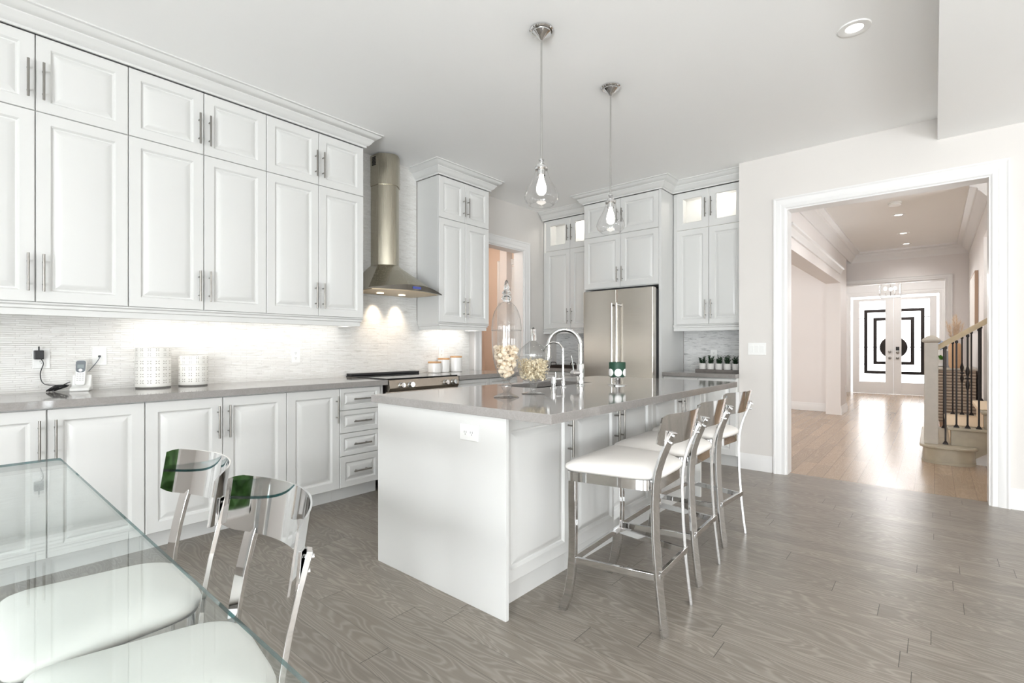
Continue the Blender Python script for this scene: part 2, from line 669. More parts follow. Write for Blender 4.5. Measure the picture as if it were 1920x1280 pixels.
for a, b in WB:
    k += 1
    m = MB()
    for u in (a + 0.03, (a + b) / 2, b - 0.03):
        m.box(u - 0.03, -3.11, 0.3, u + 0.03, -3.05, 2.5)
    for z in (0.33, 1.9, 2.47):
        m.box(a, -3.11, z - 0.03, b, -3.05, z + 0.03)
    struct(m.build('window_%d' % k, 'trim_paint', smooth=0))
for a, b in WR:
    k += 1
    m = MB()
    for u in (a + 0.03, (a + b) / 2, b - 0.03):
        m.box(4.45, u - 0.03, 0.3, 4.51, u + 0.03, 2.5)
    for z in (0.33, 1.9, 2.47):
        m.box(4.45, a, z - 0.03, 4.51, b, z + 0.03)
    struct(m.build('window_%d' % k, 'trim_paint', smooth=0))

# hall, dining room, foyer, pantry and stairwell shells
wall('wall_hall_left', 'hall_paint', [(-1.45, 5.25, 0, -1.23, 6.2, CEIL), (-1.45, 6.2, 2.285, -1.23, 10.16, CEIL), (-1.45, 10.16, 0, -1.23, 10.9, CEIL)])
wall('wall_dining', 'hall_paint', [(-5.2, 10.55, 0, -1.45, 10.69, CEIL), (-5.2, 5.77, 0, -5.06, 10.55, CEIL), (-5.2, 6.05, 0, -4.15, 6.1, CEIL), (-4.15, 5.78, 0, -1.45, 5.9, CEIL)])
wall('wall_hall_right', 'hall_paint', [(0.45, 8.2, 0, 0.59, 11.5, CEIL), (0.45, 7.4, 2.5, 0.59, 8.2, CEIL)])
wall('wall_stairwell', 'hall_paint', [(0.59, 8.2, 0, 3.2, 8.34, CEIL), (3.06, 5.25, 0, 3.2, 8.2, CEIL)])
wall('wall_hall_end', 'hall_paint', [(0.15, 11.5, 0, 1.6, 11.65, CEIL), (-1.4, 11.5, 2.37, 0.15, 11.65, CEIL), (-2.6, 11.5, 0, -1.4, 11.65, CEIL), (-2.6, 10.69, 0, -2.46, 11.5, CEIL)])
wall('wall_foyer', 'trim_paint', [(-2.6, 11.65, 0, -2.46, 15.4, CEIL), (1.46, 11.65, 0, 1.6, 15.4, CEIL), (-2.6, 15.4, 0, -1.66, 15.54, CEIL), (0.10, 15.4, 0, 1.6, 15.54, CEIL), (-1.66, 15.4, 2.47, 0.10, 15.54, CEIL)])
wall('wall_pantry', 'pantry_paint', [(-5.8, 5.9, 0, -4.15, 6.04, CEIL), (-5.8, 3.3, 0, -5.66, 5.9, CEIL), (-5.66, 3.3, 0, -4.15, 3.44, CEIL)])
wall('ceiling_pantry', 'ceiling_paint', [(-5.8, 3.3, CEIL, -4.2, 6.04, CEIL + 0.1)])
lamp('pantry_lamp', (-4.9, 4.6, 2.6), 22, (1, 0.94, 0.87), 0.15)
wall('wall_splashback', 'marble_mosaic', [(WX, -0.95, 0.914, WX + 0.012, 3.92, 1.45), (WX, 2.345, 1.45, WX + 0.012, 3.17, CEIL)])
wall('wall_splashback_niche', 'marble_mosaic_grey', [(-2.2, YB - 0.012, 0.914, -1.45, YB, 1.45), (-4.0, YB - 0.012, 0.914, -3.17, YB, 1.45)])

# mouldings ---------------------------------------------------------------
CROWN = [(0, 2.860), (0.012, 2.860), (0.012, 2.874), (0.026, 2.880), (0.040, 2.896), (0.052, 2.914), (0.056, 2.918), (0.056, 2.926), (0.074, 2.932), (0.090, 2.944), (0.102, 2.958), (0.115, 2.962), (0.115, CEIL), (0, CEIL)]
RAIL = [(-0.05, 1.352), (-0.022, 1.352), (-0.022, 1.385), (-0.012, 1.390), (-0.012, 1.404), (-0.002, 1.412), (-0.002, 1.419), (-0.05, 1.419)]
BASE = [(0, 0), (0.016, 0), (0.016, 0.105), (0.012, 0.112), (0.012, 0.125), (0.007, 0.138), (0.004, 0.15), (0, 0.15)]
HCROWN = [(0, 2.79), (0.012, 2.79), (0.016, 2.81), (0.04, 2.84), (0.07, 2.88), (0.09, 2.895), (0.09, 2.91), (0.10, 2.925), (0.13, 2.935), (0.155, 2.945), (0.155, CEIL), (0, CEIL)]
T = [0]


def trim(prof, path, mat='trim_paint'):
    T[0] += 1
    return struct(MB().sweep(prof, path).build('trim_%d' % T[0], mat, smooth=30))


trim(CROWN, [(-3.66, -0.87), (-3.66, 2.352), (-4.0, 2.352)], 'cabinet_paint')
trim(CROWN, [(-3.998, 3.170), (-3.66, 3.170), (-3.66, 3.895), (-4.0, 3.895)], 'cabinet_paint')
trim(CROWN, [(-4.0, 5.30), (-3.17, 5.30)], 'cabinet_paint')
trim(CROWN, [(-3.165, 5.30), (-3.165, 5.0), (-2.195, 5.0), (-2.195, 5.28)], 'cabinet_paint')
trim(CROWN, [(-2.19, 5.28), (-1.452, 5.28)], 'cabinet_paint')
trim(RAIL, [(-3.66, -0.87), (-3.66, 2.345), (-3.99, 2.345)], 'cabinet_paint')
trim(RAIL, [(-3.99, 3.176), (-3.66, 3.176), (-3.66, 3.889), (-3.99, 3.889)], 'cabinet_paint')
trim(RAIL, [(-4.0, 5.30), (-3.17, 5.30)], 'cabinet_paint')
trim(RAIL, [(-2.19, 5.28), (-1.452, 5.28)], 'cabinet_paint')
for nm, path in (('front', [(-1.45, YA), (-1.152, YA)]), ('front_east', [(0.413, YA), (4.4, YA)]), ('dining', [(-5.06, 10.55), (-1.45, 10.55)]),
                 ('hall_left', [(-1.23, 10.9), (-1.23, 10.16), ][::-1]), ('foyer', [(-2.46, 15.4), (-1.7, 15.4)])):
    struct(MB().sweep(BASE, path).build('baseboard_%s' % nm, 'trim_paint', smooth=30))
trim(HCROWN, [(-1.23, 5.25), (-1.23, 11.5)])
trim(HCROWN, [(-2.4, 11.5), (0.45, 11.5), (0.45, 7.4)])
trim(HCROWN, [(-5.06, 10.55), (-1.45, 10.55)])
trim([(0, 2.42), (0.02, 2.42), (0.025, 2.45), (0.045, 2.475), (0.05, 2.49), (0.075, 2.50), (0.075, 2.525), (0, 2.525)], [(-1.23, 6.0), (-1.23, 10.05)])


def casing(name, f, w, h, cw, lining=0.15, side=True):
    """mitred door casing; f maps (u across, v up, n out)"""
    prof = [(0, 0), (0, 0.012), (0.008, 0.018), (0.35 * cw, 0.014), (0.5 * cw, 0.02), (0.8 * cw, 0.022), (0.9 * cw, 0.028), (cw, 0.028), (cw, 0)]
    pts = [(0, 0, -1, 0), (0, h, -1, 1), (w, h, 1, 1), (w, 0, 1, 0)]
    m = MB(f)
    m.loops([[(x + sx * o, y + sy * o, n) for o, n in prof] for x, y, sx, sy in pts])
    m.box(-0.0, 0, -lining, 0.012, h, 0.004)
    m.box(w - 0.012, 0, -lining, w, h, 0.004)
    m.box(0.012, h - 0.012, -lining, w - 0.012, h, 0.004)
    return struct(m.build(name, 'trim_paint', smooth=25))


T[0] += 1
casing('trim_%d' % T[0], face_my(YA, -1.04, 0), 1.36, 2.455, 0.10, 0.16)
T[0] += 1
casing('trim_%d' % T[0], face_px(WX, 4.12, 0), 0.78, 2.41, 0.11, 0.15)
T[0] += 1
casing('trim_%d' % T[0], face_my(11.5, -1.4, 0), 1.55, 2.37, 0.09, 0.16)
T[0] += 1
casing('trim_%d' % T[0], face_my(5.9, -5.26, 0), 0.8, 2.47, 0.09, 0.02)
m = MB(face_my(5.9, -5.24, 0))
m.box(0, 0, -0.03, 0.76, 2.45, 0.004)
for v0, v1 in ((0.25, 1.05), (1.2, 2.25)):
    m.box(0.12, v0, 0.004, 0.64, v1, 0.009)
struct(m.build('door_2', 'trim_paint', smooth=0, bevel=0.003))

# ------------------------------------------------------------------ cabinet doors
def panel_door(f, w, h, t=0.02, fr=0.058):
    """raised-panel door in local (u,v,n)"""
    m = MB(f)
    k = min(1.0, min(w, h) / 0.30)
    fr *= k
    L = [(0, 0), (0, t - 0.003), (0.003, t), (fr, t), (fr + 0.004, t - 0.004), (fr + 0.009 * k, t - 0.013), (fr + 0.016 * k, t - 0.014), (fr + 0.020 * k, t - 0.0115), (fr + 0.046 * k, t - 0.002), (fr + 0.05 * k, t - 0.001)]
    m.loops([[(i, i, n), (w - i, i, n), (w - i, h - i, n), (i, h - i, n)] for i, n in L])
    return m


def glass_door(f, w, h, t=0.02, fr=0.075):
    m = MB(f)
    rings = [[(i, i, n), (w - i, i, n), (w - i, h - i, n), (i, h - i, n)] for i, n in ((0, 0), (0, t - 0.003), (0.003, t), (fr - 0.006, t), (fr, t - 0.006), (fr, 0), (0, 0))]
    m.loops(rings, False, False)
    return m


def bar_handle(parent, f, u, v, length, vertical=True, r=0.0058):
    m = MB(f)
    off = 0.034
    a, b = -length / 2, length / 2
    if vertical:
        m.cyl((u, v + a, off), (u, v + b, off), r, 10)
        for p in (a * 0.6, b * 0.6):
            m.cyl((u, v + p, 0), (u, v + p, off), r * 0.8, 8)
    else:
        m.cyl((u + a, v, off), (u + b, v, off), r, 10)
        for p in (a * 0.6, b * 0.6):
            m.cyl((u + p, v, 0), (u + p, v, off), r * 0.8, 8)
    return m.build('handle', 'nickel', parent, smooth=40)


G = 0.0022       # half gap between doors


def door(root, F, u0, u1, v0, v1, hu=None, hv='low', hl=0.2, glass=False, name='door'):
    """F(u0,v0) gives a face map; hu in {'l','r',None}"""
    f = F(u0 + G, v0 + G)
    w, h = u1 - u0 - 2 * G, v1 - v0 - 2 * G
    if glass:
        d = glass_door(f, w, h).build(name, 'cabinet_paint', root, smooth=25)
        g = MB(f)
        g.box(0.07, 0.07, 0.006, w - 0.07, h - 0.07, 0.010)
        g.build('glass_pane', 'cabinet_glass', d, smooth=0)
    else:
        d = panel_door(f, w, h).build(name, 'cabinet_paint', root, smooth=25)
    ft = lambda u, v, n: f(u, v, n + 0.02)
    if hu == 'h':
        bar_handle(d, ft, w / 2, h / 2, hl, False)
    elif hu:
        uu = 0.028 if hu == 'l' else w - 0.028
        vv = {'low': 0.055 + hl / 2, 'high': h - 0.05 - hl / 2, 'mid': h / 2}[hv]
        bar_handle(d, ft, uu, vv, hl, True)
    return d


LW = lambda X: (lambda u, v: face_px(X, u, v))
BW = lambda Y: (lambda u, v: face_my(Y, u, v))


def unit(name, label, cat, loc, boxes, group=None, mat='cabinet_paint'):
    r = thing(name, label, cat, loc, 0, group)
    m = MB()
    for b in boxes:
        m.box(*[b[i] - loc[i % 3] for i in range(6)])
    m.build('body', mat, r, smooth=0)
    return r


def rel(F, loc):
    return lambda u, v: (lambda a, b, c, g=F(u, v): tuple(p - q for p, q in zip(g(a, b, c), loc)))


def upper_unit(y0, y1, label, side='both'):
    loc = (-3.68, (y0 + y1) / 2, 1.42)
    r = unit('wall_cabinet', label, 'cabinet', loc, [(-4.008 + 0.014, y0 + 0.0005, 1.405, -3.681, y1 - 0.0005, 2.858)], 'white wall cabinets above the splashback')
    F = rel(LW(-3.681), loc)
    ym = (y0 + y1) / 2
    door(r, F, y0, ym, 1.42, 2.447, 'r', 'low', 0.2)
    door(r, F, ym, y1, 1.42, 2.447, 'l', 'low', 0.2)
    door(r, F, y0, ym, 2.447, 2.857, 'r', 'low', 0.2)
    door(r, F, ym, y1, 2.447, 2.857, 'l', 'low', 0.2)
    return r


UY = [-0.865, -0.061, 0.744, 1.547, 2.344]
upper_unit(UY[0], UY[1], 'white double-stacked wall cabinet at the near end of the run by the dining table')
upper_unit(UY[1], UY[2], 'white four-door wall cabinet hanging above the cordless phone')
upper_unit(UY[2], UY[3], 'white four-door wall cabinet hanging above the two patterned canisters')
upper_unit(UY[3], UY[4], 'white four-door wall cabinet directly left of the steel range hood')
upper_unit(3.177, 3.888, 'white tall narrow wall cabinet on the doorway side of the range hood')

BX = -3.39       # base door back plane (doors 20 mm thick)


def base_body(y0, y1):
    return [(-3.994, y0 + 0.0005, 0.115, BX, y1 - 0.0005, 0.872), (-3.994, y0 + 0.0005, 0.0, -3.49, y1 - 0.0005, 0.115)]


BY = [-0.85, -0.048, 0.760, 1.559, 1.956, 2.345]
for i, lab in ((0, 'white base cabinet behind the near side of the glass table'), (1, 'white double-door base cabinet below the cordless phone, behind the glass table corner'),
               (2, 'white double-door base cabinet below the two patterned canisters, behind the dining chair backs')):
    y0, y1 = BY[i], BY[i + 1]
    loc = (BX, (y0 + y1) / 2, 0)
    r = unit('base_cabinet', lab, 'cabinet', loc, base_body(y0, y1), 'white base cabinets on the left wall')
    F = rel(LW(BX), loc)
    ym = y0 + (y1 - y0) / 2
    door(r, F, y0, ym, 0.118, 0.868, 'r', 'high', 0.2)
    door(r, F, ym, y1, 0.118, 0.868, 'l', 'high', 0.2)
y0, y1 = BY[3], BY[4]
loc = (BX, (y0 + y1) / 2, 0)
r = unit('base_cabinet', 'white single-door base cabinet next to the drawer stack', 'cabinet', loc, base_body(y0, y1), 'white base cabinets on the left wall')
door(r, rel(LW(BX), loc), y0, y1, 0.118, 0.868, 'r', 'high', 0.2)
y0, y1 = BY[4], BY[5]
loc = (BX, (y0 + y1) / 2, 0)
r = unit('drawer_cabinet', 'white stack of four drawers between base cabinet and range', 'cabinet', loc, base_body(y0, y1))
F = rel(LW(BX), loc)
for v0, v1 in ((0.118, 0.355), (0.355, 0.528), (0.528, 0.70), (0.70, 0.868)):
    door(r, F, y0, y1 - 0.035, v0, v1, 'h', hl=0.15, name='drawer')
y0, y1 = 3.15, 4.02
loc = (BX, (y0 + y1) / 2, 0)
r = unit('base_cabinet', 'white base cabinet between range and pantry doorway, mostly behind the island', 'cabinet', loc, base_body(y0, y1), 'white base cabinets on the left wall')
F = rel(LW(BX), loc)
door(r, F, y0, 3.585, 0.70, 0.868, 'h', hl=0.15, name='drawer')
door(r, F, 3.585, y1, 0.70, 0.868, 'h', hl=0.15, name='drawer')
door(r, F, y0, 3.585, 0.118, 0.70, 'r', 'high')
door(r, F, 3.585, y1, 0.118, 0.70, 'l', 'high')

# worktops on the left wall
def slab(name, label, boxes, mat='quartz'):
    m = MB()
    for b in boxes:
        m.box(*b)
    return tag(m.build(name, mat, smooth=0, bevel=0.002), label, 'countertop')


slab('countertop', 'long taupe stone worktop under the wall cabinets, holding phone and canisters', [(-3.996, -0.87, 0.874, -3.335, 2.358, 0.914)])
slab('countertop', 'short taupe stone worktop with three small lidded jars, beyond the range', [(-3.996, 3.145, 0.874, -3.335, 4.03, 0.914)])

# ------------------------------------------------------------------ fridge wall
loc = (-3.57, 5.32, 1.42)
r = unit('wall_cabinet', 'narrow wall cabinet with lit glass doors between corner and fridge', 'cabinet', loc,
         [(-4.0, 5.325, 1.405, -3.172, 5.60, 2.44), (-4.0, 5.325, 2.44, -3.985, 5.60, 2.859), (-3.19, 5.325, 2.44, -3.172, 5.60, 2.859), (-3.985, 5.59, 2.44, -3.19, 5.60, 2.859), (-3.985, 5.325, 2.845, -3.19, 5.59, 2.859)])
F = rel(BW(5.325), loc)
for a, b, s in ((-3.955, -3.566, 'r'), (-3.566, -3.18, 'l')):
    door(r, F, a, b, 1.42, 2.447, s, 'low', 0.2)
    door(r, F, a, b, 2.447, 2.857, s, 'mid', 0.2, glass=True)
loc = (-1.83, 5.3, 1.42)
r = unit('wall_cabinet', 'tall wall cabinet with two lit glass doors above the potted succulents', 'cabinet', loc,
         [(-2.19, 5.305, 1.405, -1.452, 5.60, 2.44), (-2.19, 5.305, 2.44, -2.16, 5.60, 2.859), (-1.47, 5.305, 2.44, -1.452, 5.60, 2.859), (-2.16, 5.59, 2.44, -1.47, 5.60, 2.859), (-2.16, 5.305, 2.845, -1.47, 5.59, 2.859)])
F = rel(BW(5.305), loc)
for a, b, s in ((-2.155, -1.805, 'r'), (-1.805, -1.456, 'l')):
    door(r, F, a, b, 1.42, 2.447, s, 'low', 0.2)
    door(r, F, a, b, 2.447, 2.857, s, 'mid', 0.2, glass=True)
lamp('cabinet_lamp', (-3.57, 5.47, 2.82), 3.2, (1, 0.95, 0.88), 0.03)
lamp('cabinet_lamp', (-1.82, 5.46, 2.82), 3.2, (1, 0.95, 0.88), 0.03)
loc = (-2.68, 5.02, 1.85)
r = unit('fridge_cabinet', 'white cabinet surround with four doors above the steel fridge', 'cabinet', loc,
         [(-3.165, 5.02, 1.85, -2.205, 5.60, 2.859), (-3.165, 5.0, 0, -3.142, 5.60, 1.85), (-2.228, 5.0, 0, -2.2, 5.60, 2.859)])
F = rel(BW(5.022), loc)
for a, b, s in ((-3.163, -2.685, 'r'), (-2.685, -2.23, 'l')):
    door(r, F, a, b, 1.855, 2.457, s, 'low', 0.17)
    door(r, F, a, b, 2.457, 2.857, s, 'mid', 0.15)
# base cabinets and worktops either side of the fridge
loc = (-1.825, 5.05, 0)
r = unit('base_cabinet', 'white base cabinet under the succulents, beside the switch wall', 'cabinet', loc,
         [(-2.198, 5.052, 0.115, -1.452, 5.60, 0.872), (-2.198, 5.12, 0, -1.452, 5.60, 0.115)])
F = rel(BW(5.052), loc)
for a, b, s in ((-2.195, -1.825, 'r'), (-1.825, -1.455, 'l')):
    door(r, F, a, b, 0.118, 0.868, s, 'high', 0.2)
slab('countertop', 'taupe stone worktop in the niche under the potted succulents', [(-2.198, 5.01, 0.874, -1.452, 5.616, 0.914)])
loc = (-3.57, 5.05, 0)
r = unit('base_cabinet', 'white base cabinet in the corner left of the fridge, behind the taps', 'cabinet', loc,
         [(-3.995, 5.052, 0.115, -3.172, 5.60, 0.872), (-3.995, 5.12, 0, -3.172, 5.60, 0.115)])
F = rel(BW(5.052), loc)
for a, b, s in ((-3.99, -3.58, 'r'), (-3.58, -3.175, 'l')):
    door(r, F, a, b, 0.118, 0.70, s, 'high', 0.2)
    door(r, F, a, b, 0.70, 0.868, 'h', hl=0.15, name='drawer')
slab('countertop', 'taupe stone worktop in the corner with a dark handled tray', [(-3.995, 5.01, 0.874, -3.172, 5.616, 0.914)])

fr = thing('refrigerator', 'stainless steel french door refrigerator with two long bar handles', 'refrigerator', (-2.665, 5.25, 0))
m = MB()
m.box(-0.46, -0.28, 0.02, 0.432, 0.34, 1.80)
m.build('body', 'dark_gap', fr, smooth=0, bevel=0.004)
for a, b, hx in ((-0.425, -0.003, -0.028), (0.003, 0.425, 0.03)):
    m = MB()
    m.box(a, -0.37, 0.78, b, -0.285, 1.815)
    d = m.build('door', 'stainless', fr, smooth=0, bevel=0.006)
    m = MB()
    m.cyl((hx, -0.43, 0.90), (hx, -0.43, 1.66), 0.0135, 14)
    for z in (0.93, 1.64):
        m.cyl((hx, -0.43, z), (hx, -0.37, z), 0.011, 10)
    m.build('handle', 'chrome_soft', d, smooth=40)
m = MB()
m.box(-0.425, -0.37, 0.06, 0.425, -0.285, 0.77)
d = m.build('freezer_drawer', 'stainless', fr, smooth=0, bevel=0.006)
m = MB()
m.cyl((-0.36, -0.43, 0.70), (0.36, -0.43, 0.70), 0.0135, 14)
for x in (-0.33, 0.33):
    m.cyl((x, -0.43, 0.70), (x, -0.37, 0.70), 0.011, 10)
m.build('handle', 'chrome_soft', d, smooth=40)

# ------------------------------------------------------------------ range + hood
rg = thing('range_cooker', 'stainless range with black glass cooktop and four chrome knobs', 'range', (-3.66, 2.752, 0))
m = MB()
m.box(-0.32, -0.378, 0.03, 0.27, 0.378, 0.905)
m.build('body', 'stainless', rg, smooth=0)
m = MB()
m.box(-0.32, -0.384, 0.908, 0.305, 0.384, 0.922)
m.build('cooktop', 'black_gloss', rg, smooth=0, bevel=0.003)
m = MB()
m.box(-0.325, -0.376, 0.922, -0.24, 0.376, 0.942)
m.build('rear_vent', 'black_plastic', rg, smooth=0, bevel=0.004)
m = MB()
m.prism([(0, 0), (0.045, 0.0), (0.062, 0.03), (0.05, 0.098), (0.0, 0.098)], -0.380, 0.380)
bm_f = m
for v in m.b.verts:
    x, z, y = v.co
    v.co = (0.27 + x, y, 0.812 + z)
cp = m.build('control_panel', 'panel_steel', rg, smooth=20, bevel=0.002)
for y in (-0.27, -0.175, 0.215, 0.31):
    m = MB()
    m.cyl((0.322, y, 0.862), (0.334, y, 0.863), 0.026, 20)
    m.cyl((0.334, y, 0.863), (0.366, y, 0.867), 0.021, 20)
    m.build('knob', 'chrome', cp, smooth=40, bevel=0.002)
m = MB()
m.box(0.27, -0.376, 0.21, 0.315, 0.376, 0.80)
d = m.build('oven_door', 'stainless', rg, smooth=0, bevel=0.004)
m = MB()
m.cyl((0.365, -0.33, 0.745), (0.365, 0.33, 0.745), 0.012, 12)
for y in (-0.3, 0.3):
    m.cyl((0.315, y, 0.745), (0.365, y, 0.745), 0.010, 8)
m.build('handle', 'chrome_soft', d, smooth=40)
m = MB()
m.box(0.27, -0.376, 0.05, 0.312, 0.376, 0.20)
m.build('warming_drawer', 'stainless', rg, smooth=0, bevel=0.004)

HB = -3.996
hd = thing('range_hood', 'stainless chimney range hood with curved canopy over the cooktop', 'range hood', (HB, 2.75, 1.675))


def dshape(xf, xb, hw, bulge, z, n=14):
    pts = [(0, -hw, z), (xf, -hw, z)]
    for i in range(1, n):
        t = i / n
        y = -hw + 2 * hw * t
        pts.append((xf + bulge * math.sin(PI * t), y, z))
    pts += [(xf, hw, z), (0, hw, z)]
    return pts


m = MB()
m.loops([dshape(0.40, 0, 0.402, 0.125, 0.0), dshape(0.385, 0, 0.39, 0.135, 0.012), dshape(0.12, 0, 0.118, 0.085, 0.262), dshape(0.12, 0, 0.118, 0.085, 0.27)], True, True)
cn = m.build('canopy', 'stainless_hood', hd, smooth=28)
# curved dark fascia: tallest in the middle
n = 20
ring_a, ring_b, ring_c, ring_d = [], [], [], []
for i in range(n + 1):
    t = i / n
    y = -0.406 + 0.812 * t
    x = 0.402 + 0.128 * math.sin(PI * t)
    hh = 0.004 + 0.046 * math.sin(PI * t)
    ring_a.append((x - 0.006, y, 0.0))
    ring_b.append((x + 0.005, y, 0.0))
    ring_c.append((x + 0.005, y, hh))
    ring_d.append((x - 0.006 - hh * 0.2, y, hh))
m = MB()
m.loops([[a, b, c, d] for a, b, c, d in zip(ring_a, ring_b, ring_c, ring_d)])
fs = m.build('fascia', 'fascia_dark', hd, smooth=30)
m = MB()
m.box(0.532, -0.045, 0.014, 0.5365, 0.045, 0.034)
m.build('control_display', ['display_blue'], fs, smooth=0)
m = MB()
m.prism([p[:2] for p in dshape(0.385, 0, 0.36, 0.11, 0)], -0.004, 0.0)
m.build('filter', 'hood_filter', hd, smooth=20)
for y in (-0.13, 0.11):
    m = MB()
    m.cyl((0.17, y, -0.004), (0.17, y, -0.009), 0.032, 20)
    m.build('lamp', 'hood_light', hd, smooth=40)
m = MB()
m.loops([dshape(0.12, 0, 0.116, 0.083, 0.27), dshape(0.12, 0, 0.116, 0.083, 1.02)])
ch = m.build('chimney', 'stainless_hood', hd, smooth=28)
m = MB()
m.loops([dshape(0.125, 0, 0.121, 0.087, 1.0), dshape(0.125, 0, 0.121, 0.087, CEIL - 1.675 - 0.012)])
m.build('chimney_sleeve', 'stainless_hood', hd, smooth=28)
m = MB()
for i in range(6):
    m.box(0.03, -0.1245, 1.185 + i * 0.014, 0.085, -0.121, 1.193 + i * 0.014)
m.build('vent_slots', 'dark_gap', ch, smooth=0)
for y in (2.66, 2.91):
    lamp('hood_lamp', (-3.925, y, 1.662), 14, (1, 0.80, 0.60), 0.015, math.radians(80), 1.0, (0, 0, 0))
area('under_cabinet_lamp', (-3.86, 1.55, 1.40), (0, 0, 0), 0.05, 1.5, 2.6, (1, 0.97, 0.92))
area('under_cabinet_lamp', (-3.86, 3.55, 1.40), (0, 0, 0), 0.05, 0.6, 1.5, (1, 0.98, 0.95))

# ------------------------------------------------------------------ island
IX0, IX1, IY0, IY1 = -2.335, -1.44, 1.585, 3.92
ip = tag(MB().box(IX0, IY0, 0, -1.394, IY0 + 0.02, 0.872).build('end_panel', 'cabinet_paint', smooth=0, bevel=0.001), 'plain white waterfall panel closing the near end of the island', 'panel')
ip2 = tag(MB().box(IX0, IY1 - 0.02, 0, -1.394, IY1, 0.872).build('end_panel', 'cabinet_paint', smooth=0, bevel=0.001), 'plain white panel closing the far end of the island, behind the last stool', 'panel')
IB = -1.46
DY = [1.612, 2.155, 2.645, 3.125, 3.605, 3.895]
for (a, b), lab in zip(((0, 1), (1, 3), (3, 5)), ('white single-door island cabinet beside the near end panel', 'white double-door island cabinet behind the two nearer bar stools', 'white double-door island cabinet behind the farthest bar stool')):
    y0, y1 = DY[a], DY[b]
    loc = (IB, (y0 + y1) / 2, 0)
    r = unit('island_cabinet', lab, 'cabinet', loc, [(-1.915, y0 + 0.0005, 0.115, IB, y1 - 0.0005, 0.872), (-1.915, y0 + 0.0005, 0.0, -1.485, y1 - 0.0005, 0.115)], 'white cabinets on the stool side of the island')
    F = rel(LW(IB), loc)
    for j in range(a, b):
        s = 'r' if j in (0, 1, 3) else 'l'
        door(r, F, DY[j], DY[j + 1], 0.118, 0.866, s, 'high', 0.2)
loc = (IX0, 2.75, 0)
r = unit('island_cabinet', 'white island cabinet run on the range side below the sink', 'cabinet', loc, [(IX0 + 0.02, 1.606, 0.0, IX0 + 0.04, 3.899, 0.872)])
for i in range(4):
    a, b = 1.62 + i * 0.565, 1.62 + (i + 1) * 0.565
    f = lambda u, v, n, a=a, b=b: (0.02 - n, b - 2.75 - G - u, 0.12 + v)
    d = panel_door(f, b - a - 2 * G, 0.745).build('door', 'cabinet_paint', r, smooth=25)
    bar_handle(d, lambda u, v, n, f=f: f(u, v, n + 0.02), 0.04, 0.6, 0.2)

SX0, SX1, SY0, SY1 = -2.272, -1.945, 2.50, 3.19
m = MB()
cx0, cx1, cy0, cy1 = -2.372, -1.140, 1.565, 3.965
xs, ys = [cx0, SX0, SX1, cx1], [cy0, SY0, SY1, cy1]
V = {}
for zi, z in enumerate((0.874, 0.914)):
    for i, x in enumerate(xs):
        for j, y in enumerate(ys):
            V[i, j, zi] = m.v((x, y, z))
for zi in (0, 1):
    for i in range(3):
        for j in range(3):
            if (i, j) != (1, 1):
                m.fc([V[i, j, zi], V[i + 1, j, zi], V[i + 1, j + 1, zi], V[i, j + 1, zi]])
for i in range(3):
    for j in (0, 3):
        m.fc([V[i, j, 0], V[i + 1, j, 0], V[i + 1, j, 1], V[i, j, 1]])
        m.fc([V[j, i, 0], V[j, i + 1, 0], V[j, i + 1, 1], V[j, i, 1]])
for a, b in (((1, 1), (2, 1)), ((2, 1), (2, 2)), ((2, 2), (1, 2)), ((1, 2), (1, 1))):
    m.fc([V[a + (0,)], V[b + (0,)], V[b + (1,)], V[a + (1,)]])
tag(m.build('island_countertop', 'quartz', smooth=0, bevel=0.002), 'large taupe polished stone island worktop with sink cut-out', 'countertop')
m = MB()
t_ = 0.012
x0, x1, y0, y1 = SX0 - 0.005, SX1 + 0.005, SY0 - 0.005, SY1 + 0.005
m.box(x0, y0, 0.68, x1, y1, 0.69)
m.box(x0 - t_, y0 - t_, 0.68, x0, y1 + t_, 0.873)
m.box(x1, y0 - t_, 0.68, x1 + t_, y1 + t_, 0.873)
m.box(x0, y0 - t_, 0.68, x1, y0, 0.873)
m.box(x0, y1, 0.68, x1, y1 + t_, 0.873)
ym = (y0 + y1) / 2
m.box(x0, ym - 0.01, 0.69, x1, ym + 0.01, 0.86)
sk = tag(m.build('sink', 'sink_steel', smooth=0), 'dark stainless undermount sink sunk in the island worktop', 'sink')
m = MB()
m.lathe([(0.001, 0.004), (0.03, 0.004), (0.04, 0.0005)], ((x0 + x1) / 2, y0 + 0.17, 0.69), 16)
m.build('drain', 'chrome_soft', sk)

# taps
CT = 0.914
fa = thing('kitchen_faucet', 'tall chrome gooseneck kitchen tap with pull-down spray head', 'faucet', (-1.862, 2.90, CT))
m = MB()
m.lathe([(0.032, 0), (0.032, 0.006), (0.026, 0.010), (0.025, 0.145), (0.022, 0.15), (0.0165, 0.152)], seg=24)
m.build('base', 'chrome', fa)
m = MB()
sd = Vector((-0.86, -0.42, 0)).normalized()
pts = [(0, 0, 0.14), (0, 0, 0.22), (0, 0, 0.275)]
R_ = 0.112
for i in range(1, 15):
    a = PI * i / 14 * 1.02
    p = sd * (R_ - R_ * math.cos(a))
    pts.append((p.x, p.y, 0.275 + R_ * math.sin(a)))
m.tube(pts, 0.0155, 14)
m.build('spout', 'chrome', fa)
m = MB()
e = Vector(pts[-1])
d_ = (e - Vector(pts[-2])).normalized()
m.tube([tuple(e), tuple(e + d_ * 0.01), tuple(e + d_ * 0.012), tuple(e + d_ * 0.085), tuple(e + d_ * 0.10)], [0.0155, 0.0155, 0.018, 0.021, 0.020], 14)
m.build('spray_head', 'chrome_soft', fa)
m = MB()
hdv = Vector((-0.3, -0.95, 0)).normalized()
m.tube([tuple(hdv * 0.02 + Vector((0, 0, 0.085))), tuple(hdv * 0.075 + Vector((0, 0, 0.085)))], 0.020, 14)
